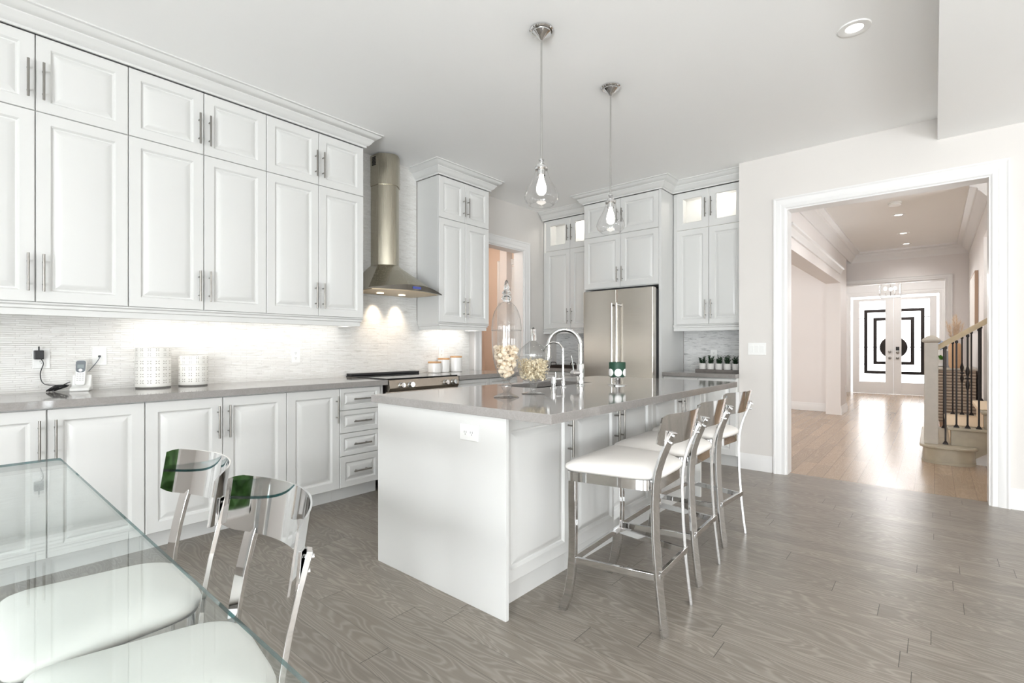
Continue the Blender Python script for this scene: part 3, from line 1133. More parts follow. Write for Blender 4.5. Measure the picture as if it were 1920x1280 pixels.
lv = m.build('lever_hub', 'chrome', fa)
m = MB()
b0 = hdv * 0.062 + Vector((0, 0, 0.10))
m.tube([tuple(b0), tuple(b0 + Vector((-0.005, -0.004, 0.05))), tuple(b0 + Vector((-0.012, -0.012, 0.105)))], [0.0055, 0.005, 0.0045], 8)
m.build('lever', 'chrome', lv)
ff = thing('filter_faucet', 'small thin chrome gooseneck filter tap beside the tall kitchen tap', 'faucet', (-1.855, 2.68, CT))
m = MB()
m.lathe([(0.022, 0), (0.022, 0.005), (0.013, 0.008), (0.013, 0.06), (0.009, 0.07)], seg=18)
m.build('base', 'chrome', ff)
m = MB()
pts = [(0, 0, 0.06), (0, 0, 0.18), (0, 0, 0.235)]
R_ = 0.062
sd2 = Vector((-0.9, -0.42, 0)).normalized()
for i in range(1, 13):
    a = PI * i / 12 * 0.86
    p = sd2 * (R_ - R_ * math.cos(a))
    pts.append((p.x, p.y, 0.235 + R_ * math.sin(a)))
q = Vector(pts[-1]) + (Vector(pts[-1]) - Vector(pts[-2])).normalized() * 0.03
pts.append(tuple(q))
m.tube(pts, 0.0065, 10)
m.build('spout', 'chrome', ff)
m = MB()
m.tube([(-0.005, -0.012, 0.055), (-0.03, -0.055, 0.055)], 0.010, 12)
m.tube([(-0.026, -0.048, 0.06), (-0.028, -0.05, 0.10)], 0.0035, 8)
m.build('lever', 'chrome', ff)
so = thing('soap_dispenser', 'short chrome soap pump next to the small filter tap', 'soap dispenser', (-1.865, 2.585, CT))
m = MB()
m.lathe([(0.022, 0), (0.022, 0.006), (0.014, 0.010), (0.014, 0.03), (0.018, 0.032), (0.017, 0.07), (0.001, 0.072)], seg=18)
m.build('body', 'chrome', so)
m = MB()
m.tube([(0, 0, 0.062), (-0.03, -0.014, 0.064), (-0.055, -0.026, 0.056)], 0.005, 8)
m.build('nozzle', 'chrome', so)

# ------------------------------------------------------------------ glass jars on the island
j1 = thing('apothecary_jar', 'tall oval footed glass jar filled with curled shells on the island', 'jar', (-1.715, 1.955, CT))
foot = [(0.066, 0.0), (0.068, 0.004), (0.05, 0.012), (0.02, 0.024), (0.013, 0.032), (0.018, 0.038), (0.027, 0.052), (0.027, 0.062), (0.018, 0.078), (0.014, 0.084), (0.022, 0.09)]
m = MB()
m.lathe(foot, seg=32, cap1=True)
m.build('foot', 'clear_glass', j1)
K = 0.86
bowl = [(r * K, z) for r, z in [(0.002, 0.092), (0.022, 0.093), (0.045, 0.108), (0.066, 0.145), (0.081, 0.20), (0.089, 0.26), (0.0915, 0.31), (0.091, 0.352)]]
m = MB()
m.lathe(bowl, seg=40, cap0=False, cap1=False)
m.build('bowl', 'clear_glass', j1)
lid = [(r * K, z) for r, z in [(0.093, 0.354), (0.0925, 0.37), (0.088, 0.41), (0.076, 0.45), (0.058, 0.478), (0.036, 0.497), (0.022, 0.503), (0.016, 0.507)]]
m = MB()
m.lathe(lid, seg=40, cap0=False, cap1=False)
ld = m.build('lid', 'clear_glass', j1)
m = MB()
m.lathe([(0.016, 0.505), (0.022, 0.512), (0.027, 0.522), (0.022, 0.534), (0.016, 0.538), (0.022, 0.545), (0.024, 0.553), (0.017, 0.562), (0.012, 0.566), (0.015, 0.575), (0.012, 0.59), (0.007, 0.612), (0.002, 0.618)], seg=20)
m.build('finial', 'solid_glass', ld)
m = MB()
m.tube([(0.0925 * K * math.cos(a), 0.0925 * K * math.sin(a), 0.353) for a in [2 * PI * i / 40 for i in range(41)]], 0.0022, 6, False)
m.build('rim', 'clear_glass', j1)


def jar_r(z):
    for (r0, z0), (r1, z1) in zip(bowl, bowl[1:]):
        if z0 <= z <= z1:
            return r0 + (r1 - r0) * (z - z0) / (z1 - z0)
    return 0.03


m = MB()
n = 14
R0, th, hl = 0.0155, 0.0022, 0.0125
rings = []
for (r, z) in ((R0, -hl), (R0, hl), (R0 - th, hl), (R0 - th, -hl), (R0, -hl)):
    rings.append([((r + 0.004 * math.sin(2 * k * PI / n + z * 40)) * math.cos(2 * PI * k / n), r * 0.85 * math.sin(2 * PI * k / n), z) for k in range(n)])
m.loops(rings, False, False)
sh0 = m.build('curled_shell', 'shell', None, smooth=50)
cnt = 0
pos = []
rs = random.Random(3)
tries = 0
while len(pos) < 78 and tries < 60000:
    tries += 1
    z = rs.uniform(0.114, 0.262)
    rr = jar_r(z) - 0.021
    if rr < 0.003:
        continue
    a = rs.uniform(0, 2 * PI)
    rad = rr * math.sqrt(rs.uniform(0.05, 1))
    p = Vector((rad * math.cos(a), rad * math.sin(a), z))
    if all((p - q).length > 0.0222 for q in pos):
        pos.append(p)
for i, p in enumerate(pos):
    o = sh0 if i == 0 else sh0.copy()
    if i:
        COL.objects.link(o)
    o.location = Vector((-1.715, 1.955, CT)) + p
    o.rotation_euler = (rs.uniform(0.6, 2.2), rs.uniform(-.5, .5), rs.uniform(0, 6.28))
    o.scale = [rs.uniform(0.82, 1.0)] * 3
    tag(o, 'curled cream shell ring among those filling the tall glass jar', 'shell', 'curled shells in the tall glass jar')

j2 = thing('compote_jar', 'wide footed glass jar with domed lid holding pale wood shavings', 'jar', (-1.727, 2.20, CT))
m = MB()
m.lathe([(0.066, 0.0), (0.067, 0.004), (0.045, 0.009), (0.016, 0.016), (0.019, 0.04), (0.026, 0.066), (0.02, 0.07)], seg=32)
m.build('foot', 'clear_glass', j2)
b2 = [(0.002, 0.072), (0.05, 0.074), (0.072, 0.086), (0.083, 0.11), (0.093, 0.15), (0.103, 0.192), (0.107, 0.205), (0.104, 0.212)]
m = MB()
m.lathe(b2, seg=40, cap0=False, cap1=False)
m.build('bowl', 'clear_glass', j2)
m = MB()
m.lathe([(0.084, 0.208), (0.085, 0.218), (0.083, 0.24), (0.076, 0.255), (0.05, 0.276), (0.026, 0.294), (0.017, 0.302)], seg=40, cap0=False, cap1=False)
ld = m.build('lid', 'clear_glass', j2)
m = MB()
m.lathe([(0.017, 0.300), (0.016, 0.33), (0.013, 0.348), (0.016, 0.356), (0.014, 0.368), (0.003, 0.376)], seg=18)
m.build('finial', 'solid_glass', ld)
m = MB()
rs = random.Random(11)
for i in range(430):
    z = rs.uniform(0.088, 0.19)
    rmax = 0.064 + (z - 0.086) * 0.22
    a, rad = rs.uniform(0, 6.28), rmax * math.sqrt(rs.uniform(0.1, 1))
    c = Vector((rad * math.cos(a), rad * math.sin(a), z))
    ax = Vector((rs.uniform(-1, 1), rs.uniform(-1, 1), rs.uniform(-1, 1))).normalized()
    e1 = ax.orthogonal().normalized()
    e2 = ax.cross(e1)
    r_, w_ = rs.uniform(0.006, 0.0115), rs.uniform(0.005, 0.009)
    L1, L2 = [], []
    for k in range(9):
        t = k * 0.62
        q = c + (e1 * math.cos(t) + e2 * math.sin(t)) * r_ * (1 - 0.03 * k) + ax * (0.0016 * k)
        L1.append(m.v(tuple(q)))
        L2.append(m.v(tuple(q + ax * w_)))
    for k in range(8):
        m.fc([L1[k], L1[k + 1], L2[k + 1], L2[k]])
o = m.build('wood_shavings', 'shavings', None, smooth=60)
o.location = (-1.727, 2.20, CT)
tag(o, 'heap of pale curly wood shavings inside the wide glass jar', 'wood shavings', kind='stuff')

# green sleeve candle holder
ch = thing('candle_holder', 'chrome candle holder with dark green cup on the island', 'candle holder', (-1.665, 3.06, CT))
m = MB()
m.lathe([(0.066, 0), (0.066, 0.005), (0.06, 0.008), (0.001, 0.008)], seg=32)
m.build('base_plate', 'chrome', ch)
m = MB()
m.box(-0.016, -0.016, 0.008, 0.016, 0.016, 0.052)
m.lathe([(0.045, 0.052), (0.05, 0.058), (0.001, 0.058)], seg=24)
m.build('stem', 'chrome', ch, smooth=40)
m = MB()
m.lathe([(0.05, 0.058), (0.0565, 0.062), (0.0565, 0.16), (0.053, 0.16), (0.053, 0.07), (0.001, 0.068)], seg=32)
cup = m.build('cup', 'green_cup', ch, smooth=40)
for k in range(6):
    a0 = -0.95 + k * PI / 3
    m = MB()
    rings_ = []
    for fr_, rr in ((1.0, 0.0560), (1.0, 0.0578), (0.66, 0.0580), (0.33, 0.0580), (0.02, 0.0580)):
        rings_.append([(rr * math.cos(a0 + 0.46 * fr_ * math.cos(t)), rr * math.sin(a0 + 0.46 * fr_ * math.cos(t)), 0.090 + 0.026 * fr_ * math.sin(t)) for t in [2 * PI * i / 18 for i in range(18)]])
    m.loops(rings_)
    m.build('medallion', 'ceramic_white', cup, smooth=30)

# ------------------------------------------------------------------ bar stools and dining chairs
def cushion(m, pts, z0, hgt, dome):
    c = Vector((sum(p[0] for p in pts) / len(pts), sum(p[1] for p in pts) / len(pts)))
    rings = []
    for sc, z in ((0.95, 0), (1.0, 0.012), (1.005, hgt * 0.55), (0.99, hgt * 0.82), (0.955, hgt), (0.85, hgt + dome * 0.45), (0.65, hgt + dome * 0.8), (0.4, hgt + dome * 0.95), (0.15, hgt + dome)):
        rings.append([(c.x + (p[0] - c.x) * sc, c.y + (p[1] - c.y) * sc, z0 + z) for p in pts])
    m.loops(rings)


def seat_parts(root, zs, fw=0.245, bw=0.18, plate_z=0.22, high=True, plate_h=0.13, k=0.85, lean=0.22, hw=0.232, yb0=0.166, off=0.246):
    """chair/stool facing -X, origin on the floor under the seat; zs = top of seat frame"""
    out = round_poly([(-0.205, -fw), (0.19, -bw), (0.19, bw), (-0.205, fw)], [0.035, 0.10, 0.10, 0.035], 6)
    m = MB()
    inner = [(p[0] * 0.93, p[1] * 0.93) for p in out]
    m.loops([[(x, y, zs - 0.042) for x, y in inner], [(x, y, zs - 0.042) for x, y in out], [(x, y, zs) for x, y in out], [(x, y, zs) for x, y in inner], [(x, y, zs - 0.042) for x, y in inner]], False, False)
    m.build('seat_frame', 'chrome', root, smooth=35)
    m = MB()
    o2 = round_poly([(-0.215, -fw - 0.008), (0.20, -bw - 0.008), (0.20, bw + 0.008), (-0.215, fw + 0.008)], [0.045, 0.13, 0.13, 0.045], 7)
    cushion(m, o2, zs, 0.036, 0.026)
    m.build('seat_cushion', 'white_leather', root, smooth=60)
    zt = zs + plate_z       # mid height of the back plate
    yl = fw - 0.02
    for s in (-1, 1):
        y = s * yl
        # front leg: straight, then sweeping forward to the foot
        pts = [(-0.175, y, zs - 0.005), (-0.172, y, zs * 0.55), (-0.174, y, zs * 0.40), (-0.181, y, zs * 0.25), (-0.197, y * 1.01, zs * 0.11), (-0.222, y * 1.03, 0.0)]
        m = MB()
        m.bar(pts, (1, 0, 0), 0.036, 0.022)
        m.build('leg', 'chrome', root, smooth=35, bevel=0.0015)
        yb = s * yb0
        w = (-0.36 * s, 1.0, 0)
        pts = [(0.222, yb, 0.0), (0.212, yb, zs * 0.11), (0.197, yb, zs * 0.32), (0.184, yb, zs * 0.62), (0.180, yb, zs * 0.85), (0.184, yb, zs - 0.01)]
        ztop = zt - 0.012
        for t in (0.25, 0.5, 0.75, 1.0):
            pts.append((0.184 + (off + 0.011 - 0.184) * t ** 1.5, yb, zs - 0.01 + (ztop - zs + 0.01) * t))
        m = MB()
        m.bar(pts, w, 0.040, 0.013)
        lg = m.build('back_leg', 'chrome', root, smooth=35, bevel=0.0015)
        for dz in (-0.026, -0.055):
            px = off + 0.013 + dz * 0.30
            m = MB()
            m.cyl((px - 0.006, yb, zt + dz), (px + 0.013, yb + s * 0.005, zt + dz - 0.002), 0.0065, 10)
            m.build('bolt', 'chrome', lg, smooth=40)
    # curved back plate
    m = MB()
    n = 28
    rows = []
    xc = off + k * yb0 ** 2
    for i in range(n + 1):
        y = -hw + 2 * hw * i / n
        xb = xc - k * y * y
        col = []
        z0, z1 = zt - plate_h / 2, zt + plate_h / 2
        e = 0.012 if i in (0, n) else (0.004 if i in (1, n - 1) else 0.0)
        for (dx, z) in ((-0.0025, z0 + e), (-0.0025, z1 - e), (0.0025, z1 - e), (0.0025, z0 + e)):
            col.append((xb + dx + (z - zt) * lean, y, z))
        rows.append(col)
    m.loops(rows)
    m.build('back_plate', 'chrome', root, smooth=35)
    if high:
        zr = 0.235
        for s in (-1, 1):
            m = MB()
            m.bar([(-0.172, s * yl, zr), (0.2, s * yb0, zr)], (0, 0, 1), 0.028, 0.014)
            m.build('side_stretcher', 'chrome', root, smooth=35, bevel=0.001)
        m = MB()
        m.bar([(-0.174, -yl, zr), (-0.174, yl, zr)], (0, 0, 1), 0.028, 0.014)
        m.build('foot_rest', 'chrome', root, smooth=35, bevel=0.001)
        m = MB()
        m.bar([(0.2, -0.166, zr + 0.012), (0.2, 0.166, zr + 0.012)], (0, 0, 1), 0.028, 0.014)
        m.build('back_stretcher', 'chrome', root, smooth=35, bevel=0.001)
    return root


def dup(root, loc, rz, label):
    r = root.copy()
    COL.objects.link(r)
    r.location, r.rotation_euler = loc, (0, 0, rz)
    r['label'] = label
    for c in list(root.children):
        k = c.copy()
        COL.objects.link(k)
        k.parent = r
        for g in list(c.children):
            q = g.copy()
            COL.objects.link(q)
            q.parent = k
    return r


RD = math.radians
st = thing('bar_stool', 'chrome bar stool with white seat nearest the camera at the island', 'bar stool', (-1.06, 2.075, 0), RD(3), 'chrome bar stools at the island')
seat_parts(st, 0.628)
dup(st, (-1.105, 2.60, 0), RD(2), 'middle chrome bar stool of the three at the island')
dup(st, (-1.143, 3.19, 0), RD(-4), 'chrome bar stool farthest along the island, nearest the switch wall')
c1 = thing('dining_chair', 'chrome-backed white dining chair at the far corner of the glass table', 'chair', (-1.775, 0.315, 0), RD(87), 'chrome dining chairs at the glass table')
seat_parts(c1, 0.43, plate_z=0.322, high=False, plate_h=0.146, k=1.35, lean=0.15, hw=0.272, yb0=0.19, off=0.236, bw=0.20)
dup(c1, (-1.25, 0.305, 0), RD(83), 'chrome-backed white dining chair nearest the camera, its back plate in front')

# ------------------------------------------------------------------ glass dining table
tb = thing('dining_table', 'clear glass rectangular dining table with green-tinted edges', 'table', (-1.55, -0.18, 0))
out = round_poly([(-1.03, -0.49), (1.0, -0.49), (1.0, 0.49), (-1.03, 0.49)], 0.03, 4)
m = MB()
m.loops([[(x, y, 0.741) for x, y in out]], True, False)
m.loops([[(x, y, 0.750) for x, y in out]], False, True)
m.mi = 1
m.loops([[(x, y, 0.741) for x, y in out], [(x, y, 0.750) for x, y in out]], False, False)
m.build('glass_top', ['table_glass', 'table_edge'], tb, smooth=0)
for x in (-0.45, 0.5):
    m = MB()
    m.bar([(x, -0.38, 0.0), (x, -0.30, 0.35), (x, -0.33, 0.737)], (1, 0, 0), 0.06, 0.03)
    m.bar([(x, 0.02, 0.0), (x, -0.10, 0.35), (x, -0.06, 0.737)], (1, 0, 0), 0.06, 0.03)
    m.build('leg', 'chrome', tb, smooth=35, bevel=0.002)

# ------------------------------------------------------------------ things on the left worktop
def petal_canister(label, loc, R, H, lid_h, rows, cols):
    r = thing('canister', label, 'canister', loc, 0, 'white patterned canisters')

    def petals(m, z0, z1, nrow):
        m.mi = 1
        dz = (z1 - z0) / nrow
        for i in range(nrow):
            zc = z0 + dz * (i + 0.5)
            for k in range(cols):
                a0 = 2 * PI * (k + 0.5 * 0) / cols
                for q in range(4):
                    t = PI / 4 + q * PI / 2
                    P = []
                    half = dz * 0.40
                    for (al, ac) in ((0.25, 0), (0.62, 0.17), (1.0, 0), (0.62, -0.17)):
                        dx = half * (al * math.cos(t) - ac * math.sin(t))
                        dd = half * (al * math.sin(t) + ac * math.cos(t))
                        aa = a0 + dx / R
                        P.append(m.v(((R + 0.0007) * math.cos(aa), (R + 0.0007) * math.sin(aa), zc + dd)))
                    m.fc(P)
        m.mi = 0

    m = MB()
    m.lathe([(R * 0.97, 0.008), (R, 0.012), (R, H - 0.004), (R * 0.985, H)], seg=48, cap0=False, cap1=True)
    petals(m, 0.022, H - 0.008, rows)
    m.build('body', ['canister_white', 'canister_hole'], r, smooth=35, flip=False)
    m = MB()
    m.lathe([(R * 0.97, 0), (R * 0.985, 0.002), (R * 0.97, 0.010)], seg=48)
    m.build('foot_ring', 'rubber_grey', r, smooth=35)
    m = MB()
    m.lathe([(R * 0.96, H), (R, H + 0.003), (R, H + lid_h - 0.006), (R * 0.96, H + lid_h), (0.001, H + lid_h)], seg=48, cap0=True, cap1=True)
    petals(m, H + 0.004, H + lid_h + 0.004, 2)
    m.build('lid', ['canister_white', 'canister_hole'], r, smooth=35, flip=False)
    return r


petal_canister('larger white canister with cut-out petal pattern on the worktop', (-3.87, 0.917, CT), 0.096, 0.195, 0.064, 4, 14)
petal_canister('smaller white canister with cut-out petal pattern, beside the larger one', (-3.87, 1.145, CT), 0.086, 0.145, 0.058, 3, 13)

JG = 'white ceramic jars with wooden lids'
for nm, y, x, R, H, lab in (('a', 3.325, -3.90, 0.066, 0.098, 'shortest white jar with wooden lid, closest to the cooktop'),
                            ('b', 3.475, -3.93, 0.062, 0.130, 'middle-height white jar with wooden lid, between the other two'),
                            ('c', 3.625, -3.90, 0.062, 0.150, 'tallest white jar with wooden lid, nearest the doorway')):
    r = thing('lidded_jar', lab, 'jar', (x, y, CT), 0, JG)
    m = MB()
    pr = [(R * 0.94, 0.0), (R, 0.006)]
    nz = int(H / 0.008)
    for i in range(nz):
        z = 0.008 + (H - 0.014) * i / (nz - 1)
        pr.append((R - (0.0006 if i % 2 else 0), z))
    pr += [(R * 0.98, H)]
    m.lathe(pr, seg=36)
    m.build('body', 'ceramic_white', r, smooth=60)
    m = MB()
    m.lathe([(R * 0.97, H), (R * 1.03, H + 0.002), (R * 1.03, H + 0.014), (R, H + 0.017), (0.001, H + 0.017)], seg=36)
    m.build('lid', 'wood_lid', r, smooth=35)

# phone
ph = thing('phone_cradle', 'white phone charging cradle on the worktop by the splashback', 'phone charger', (-3.93, 0.568, CT), -0.35)
m = MB()
prof = [(0.055, 0), (-0.045, 0), (-0.03, 0.092), (-0.012, 0.096), (0.004, 0.03), (0.05, 0.018)]
m.loops([[(x, y, z) for x, z in prof] for y in (-0.046, 0.046)])
m.build('body', 'plastic_white', ph, smooth=20, bevel=0.006)
hs = thing('cordless_phone', 'white and grey cordless handset standing in its white cradle', 'phone', (-3.93, 0.568, CT), -0.35)
hm = Matrix.Translation((0.017, 0, 0.0315)) @ Matrix.Rotation(-0.22, 4, 'Y')
ft = lambda u, v, n: tuple(hm @ Vector((n, u, v)))
m = MB(ft)
out = round_poly([(-0.024, 0), (0.024, 0), (0.026, 0.155), (-0.026, 0.155)], [0.012, 0.012, 0.016, 0.016], 5)
m.loops([[(x * 0.9, 0.004 + y * 0.95, 0) for x, y in out], [(x, y, 0.004) for x, y in out], [(x, y, 0.016) for x, y in out], [(x * 0.9, 0.004 + y * 0.95, 0.021) for x, y in out]])
hb = m.build('handset', 'plastic_white', hs, smooth=40)
m = MB(ft)
out = round_poly([(-0.022, 0.078), (0.022, 0.078), (0.0235, 0.15), (-0.0235, 0.15)], [0.018, 0.018, 0.014, 0.014], 5)
m.loops([[(x, y, 0.020) for x, y in out], [(x, y, 0.0225) for x, y in out]])
fp = m.build('face_plate', 'phone_grey', hs, smooth=30)
m = MB(ft)
m.box(-0.0155, 0.105, 0.0224, 0.0155, 0.126, 0.0234)
m.build('screen', 'lcd', fp, smooth=0)
m = MB(ft)
m.lathe([(0.009, 0.0224), (0.009, 0.0245), (0.001, 0.025)], (0, 0.091, 0), 14)
m.build('navigation_button', 'plastic_white', fp, smooth=40)
m = MB(ft)
for i in range(3):
    for j in range(4):
        m.box(-0.017 + i * 0.0125, 0.026 + j * 0.0125, 0.0205, -0.017 + i * 0.0125 + 0.0095, 0.026 + j * 0.0125 + 0.0075, 0.0222)
m.build('keypad', 'key_grey', hs, smooth=0)


def plate(name, label, f, w, h, style, cat='outlet', group=None):
    r = thing(name, label, cat, f(0, 0, 0), 0, group)
    g = lambda u, v, n: tuple(p - q for p, q in zip(f(u, v, n), f(0, 0, 0)))
    m = MB(g)
    m.box(-w / 2, -h / 2, 0, w / 2, h / 2, 0.006)
    m.build('cover_plate', 'plastic_white', r, smooth=0, bevel=0.002)
    if style == 'duplex' or style == 'duplex_h':
        for s in (-1, 1):
            cu, cv = (0, s * 0.02) if style == 'duplex' else (s * 0.02, 0)
            m = MB(g)
            m.box(cu - 0.015, cv - 0.014, 0.006, cu + 0.015, cv + 0.014, 0.0085)
            sk = m.build('socket', 'plastic_white', r, smooth=0, bevel=0.001)
            m = MB(g)
            for du in (-0.006, 0.006):
                m.box(cu + du - 0.001, cv - 0.002, 0.0085, cu + du + 0.001, cv + 0.007, 0.0089)
            m.box(cu - 0.002, cv - 0.010, 0.0085, cu + 0.002, cv - 0.006, 0.0089)
            m.build('slots', 'dark_gap', sk, smooth=0)
    elif style == 'rocker':
        for i in range(3):
            cu = (i - 1) * 0.046
            m = MB(g)
            m.loops([[(cu - 0.0165, -0.033, 0.006), (cu + 0.0165, -0.033, 0.006), (cu + 0.0165, 0.033, 0.006), (cu - 0.0165, 0.033, 0.006)],
                     [(cu - 0.0165, -0.033, 0.008), (cu + 0.0165, -0.033, 0.008), (cu + 0.0165, 0.033, 0.0115), (cu - 0.0165, 0.033, 0.0115)]])
            m.build('rocker', 'plastic_white', r, smooth=0, bevel=0.0008)
    elif style == 'jack':
        m = MB(g)
        m.box(-0.006, -0.006, 0.006, 0.006, 0.006, 0.0085)
        m.build('jack', 'dark_gap', r, smooth=0)
    return r


TX = WX + 0.012
plate('power_outlet', 'white outlet plate with black adapter plugged in, left on splashback', face_px(TX, 0.398, 1.112), 0.075, 0.12, 'duplex')
plate('phone_jack', 'white phone jack plate with grey cord, behind the handset', face_px(TX, 0.664, 1.12), 0.072, 0.112, 'jack', 'wall plate')
plate('power_outlet', 'white outlet plate on splashback between patterned canisters and range', face_px(TX, 1.92, 1.108), 0.072, 0.116, 'duplex')
plate('power_outlet', 'white outlet on splashback behind the three small lidded jars', face_px(TX, 3.50, 1.115), 0.072, 0.116, 'duplex')
plate('power_outlet', 'white horizontal outlet on the near end panel of the island', face_my(IY0, -1.615, 0.788), 0.118, 0.072, 'duplex_h')
plate('light_switch', 'white three-gang rocker light switch beside the wide opening', face_my(YA, -1.288, 1.160), 0.158, 0.114, 'rocker', 'light switch')
plate('power_outlet', 'white outlet on grey tile behind the potted succulents', face_my(YB - 0.012, -1.86, 1.09), 0.072, 0.116, 'duplex')
plate('power_outlet', 'white outlet on tile in the corner left of the fridge', face_my(YB - 0.012, -3.40, 1.09), 0.072, 0.116, 'duplex')
plate('power_outlet', 'white outlet low on the hall pier near the front door', face_px(-1.23, 10.75, 0.42), 0.072, 0.116, 'duplex')

ad = thing('power_adapter', 'black plug-in power adapter in the left outlet', 'adapter', (TX + 0.009, 0.385, 1.133))
m = MB()
m.box(0, -0.021, -0.026, 0.034, 0.021, 0.026)
m.cyl((0.02, 0.0, 0.026), (0.02, 0.0, 0.05), 0.004, 8)
m.build('body', 'black_plastic', ad, smooth=0, bevel=0.006)


def smooth_path(P, n=6):
    P = [Vector(p) for p in P]
    out = []
    for i in range(len(P) - 1):
        p0, p1, p2, p3 = P[max(i - 1, 0)], P[i], P[i + 1], P[min(i + 2, len(P) - 1)]
        for k in range(n):
            t = k / n
            out.append(tuple(0.5 * ((2 * p1) + (p2 - p0) * t + (2 * p0 - 5 * p1 + 4 * p2 - p3) * t * t + (3 * p1 - p0 - 3 * p2 + p3) * t ** 3)))
    out.append(tuple(P[-1]))
    return out


m = MB()
rs = random.Random(5)
P = [(TX + 0.02, 0.395, 1.108), (TX + 0.022, 0.405, 1.08), (TX + 0.018, 0.392, 1.02), (TX + 0.03, 0.41, 0.96)]
for k in range(26):
    t = k * 2.05
    rr = 0.02 + 0.006 * rs.random()
    cy = 0.465 + 0.02 * math.sin(k * 0.8)
    P.append((TX + 0.055 + 0.9 * rr * math.sin(t), cy + 0.034 * math.cos(t), CT + 0.003 + 0.016 * (1 + math.sin(t + 0.9)) + 0.008 * rs.random()))
P += [(TX + 0.05, 0.49, CT + 0.04), (TX + 0.05, 0.52, CT + 0.055)]
m.tube(smooth_path(P, 4), 0.0024, 6)
for v in m.b.verts:
    v.co -= Vector((TX + 0.009, 0.385, 1.133))
m.build('power_cord', 'black_plastic', ad, smooth=60)
m = MB()
m.tube(smooth_path([(TX + 0.010, 0.666, 1.122), (TX + 0.03, 0.655, 1.10), (TX + 0.03, 0.63, 1.06), (TX + 0.045, 0.605, 1.03)], 5), 0.0022, 6)
mi_ = (Matrix.Translation((-3.93, 0.568, CT)) @ Matrix.Rotation(-0.35, 4, 'Z')).inverted()
for v in m.b.verts:
    v.co = mi_ @ v.co
m.build('phone_cord', 'phone_grey', ph, smooth=60)

# ------------------------------------------------------------------ niche: succulents; corner tray
m = MB()
tr = thing('plant_tray', 'long grey wooden tray carrying five small succulent pots', 'tray', (-1.715, 5.33, CT))
m.box(-0.225, -0.06, 0.0, 0.225, 0.06, 0.010)
m.box(-0.225, -0.06, 0.010, -0.215, 0.06, 0.03)
m.box(0.215, -0.06, 0.010, 0.225, 0.06, 0.03)
m.box(-0.215, -0.06, 0.010, 0.215, -0.052, 0.03)
m.box(-0.215, 0.052, 0.010, 0.215, 0.06, 0.03)
m.build('tray', 'tray_grey', tr, smooth=0, bevel=0.001)
ords = ['potted succulent at the fridge end of the grey tray', 'second potted succulent from the fridge end of the grey tray', 'potted succulent in the middle of the grey tray',
        'second potted succulent from the wall end of the grey tray', 'potted succulent at the switch-wall end of the grey tray']
for i in range(5):
    rs = random.Random(20 + i)
    p = thing('potted_succulent', ords[i], 'potted plant', (-1.885 + i * 0.085, 5.33, CT + 0.0105), 0, 'succulents on the grey tray')
    m = MB()
    m.lathe([(0.028, 0), (0.033, 0.004), (0.037, 0.072), (0.037, 0.080), (0.032, 0.080), (0.031, 0.068), (0.001, 0.066)], seg=20)
    m.build('pot', 'concrete_pot', p, smooth=40)
    m = MB()
    for s in range(13):
        a = rs.uniform(0, 6.28)
        ln = rs.uniform(0.012, 0.045)
        hgt = rs.uniform(0.035, 0.10)
        tip = Vector((ln * 0.8 * math.cos(a), ln * 0.8 * math.sin(a), 0.068 + hgt))
        b0 = Vector((0.012 * math.cos(a), 0.012 * math.sin(a), 0.066))
        m.tube([tuple(b0), tuple((b0 + tip) / 2 + Vector((0, 0, 0.008))), tuple(tip)], 0.0022, 5)
        for k in range(9):
            t = 0.3 + 0.7 * k / 8
            c = b0.lerp(tip, t)
            aa = k * 2.4 + a
            d = Vector((math.cos(aa), math.sin(aa), 0.45)).normalized()
            sd_ = d.cross(Vector((0, 0, 1))).normalized()
            L_, W_ = rs.uniform(0.016, 0.024), rs.uniform(0.007, 0.010)
            up = d.cross(sd_)
            v = [m.v(tuple(c)), m.v(tuple(c + d * L_ * .55 + sd_ * W_)), m.v(tuple(c + d * L_)), m.v(tuple(c + d * L_ * .55 - sd_ * W_)), m.v(tuple(c + d * L_ * .5 - up * 0.003))]
            for q in ((0, 1, 4), (1, 2, 4), (2, 3, 4), (3, 0, 4), (0, 3, 2, 1)):
                m.fc([v[j] for j in q])
    m.build('foliage', 'succulent', p, smooth=60)
tr = thing('serving_tray', 'dark tray with two loop handles in the corner beside the fridge', 'tray', (-3.58, 5.28, CT))
m = MB()
m.box(-0.25, -0.14, 0.0, 0.25, 0.14, 0.012)
for a, b, c, d in ((-0.25, -0.14, 0.25, -0.128), (-0.25, 0.128, 0.25, 0.14), (-0.25, -0.128, -0.238, 0.128), (0.238, -0.128, 0.25, 0.128)):
    m.box(a, b, 0.012, c, d, 0.03)
m.build('tray', 'tray_dark', tr, smooth=0, bevel=0.002)
for x in (-0.17, 0.13):
    m = MB()
    m.tube(smooth_path([(x, -0.134, 0.03), (x, -0.134, 0.06), (x + 0.012, -0.134, 0.068), (x + 0.065, -0.134, 0.068), (x + 0.077, -0.134, 0.06), (x + 0.077, -0.134, 0.03)], 4), 0.005, 8)
    m.build('handle', 'tray_dark', tr, smooth=50)

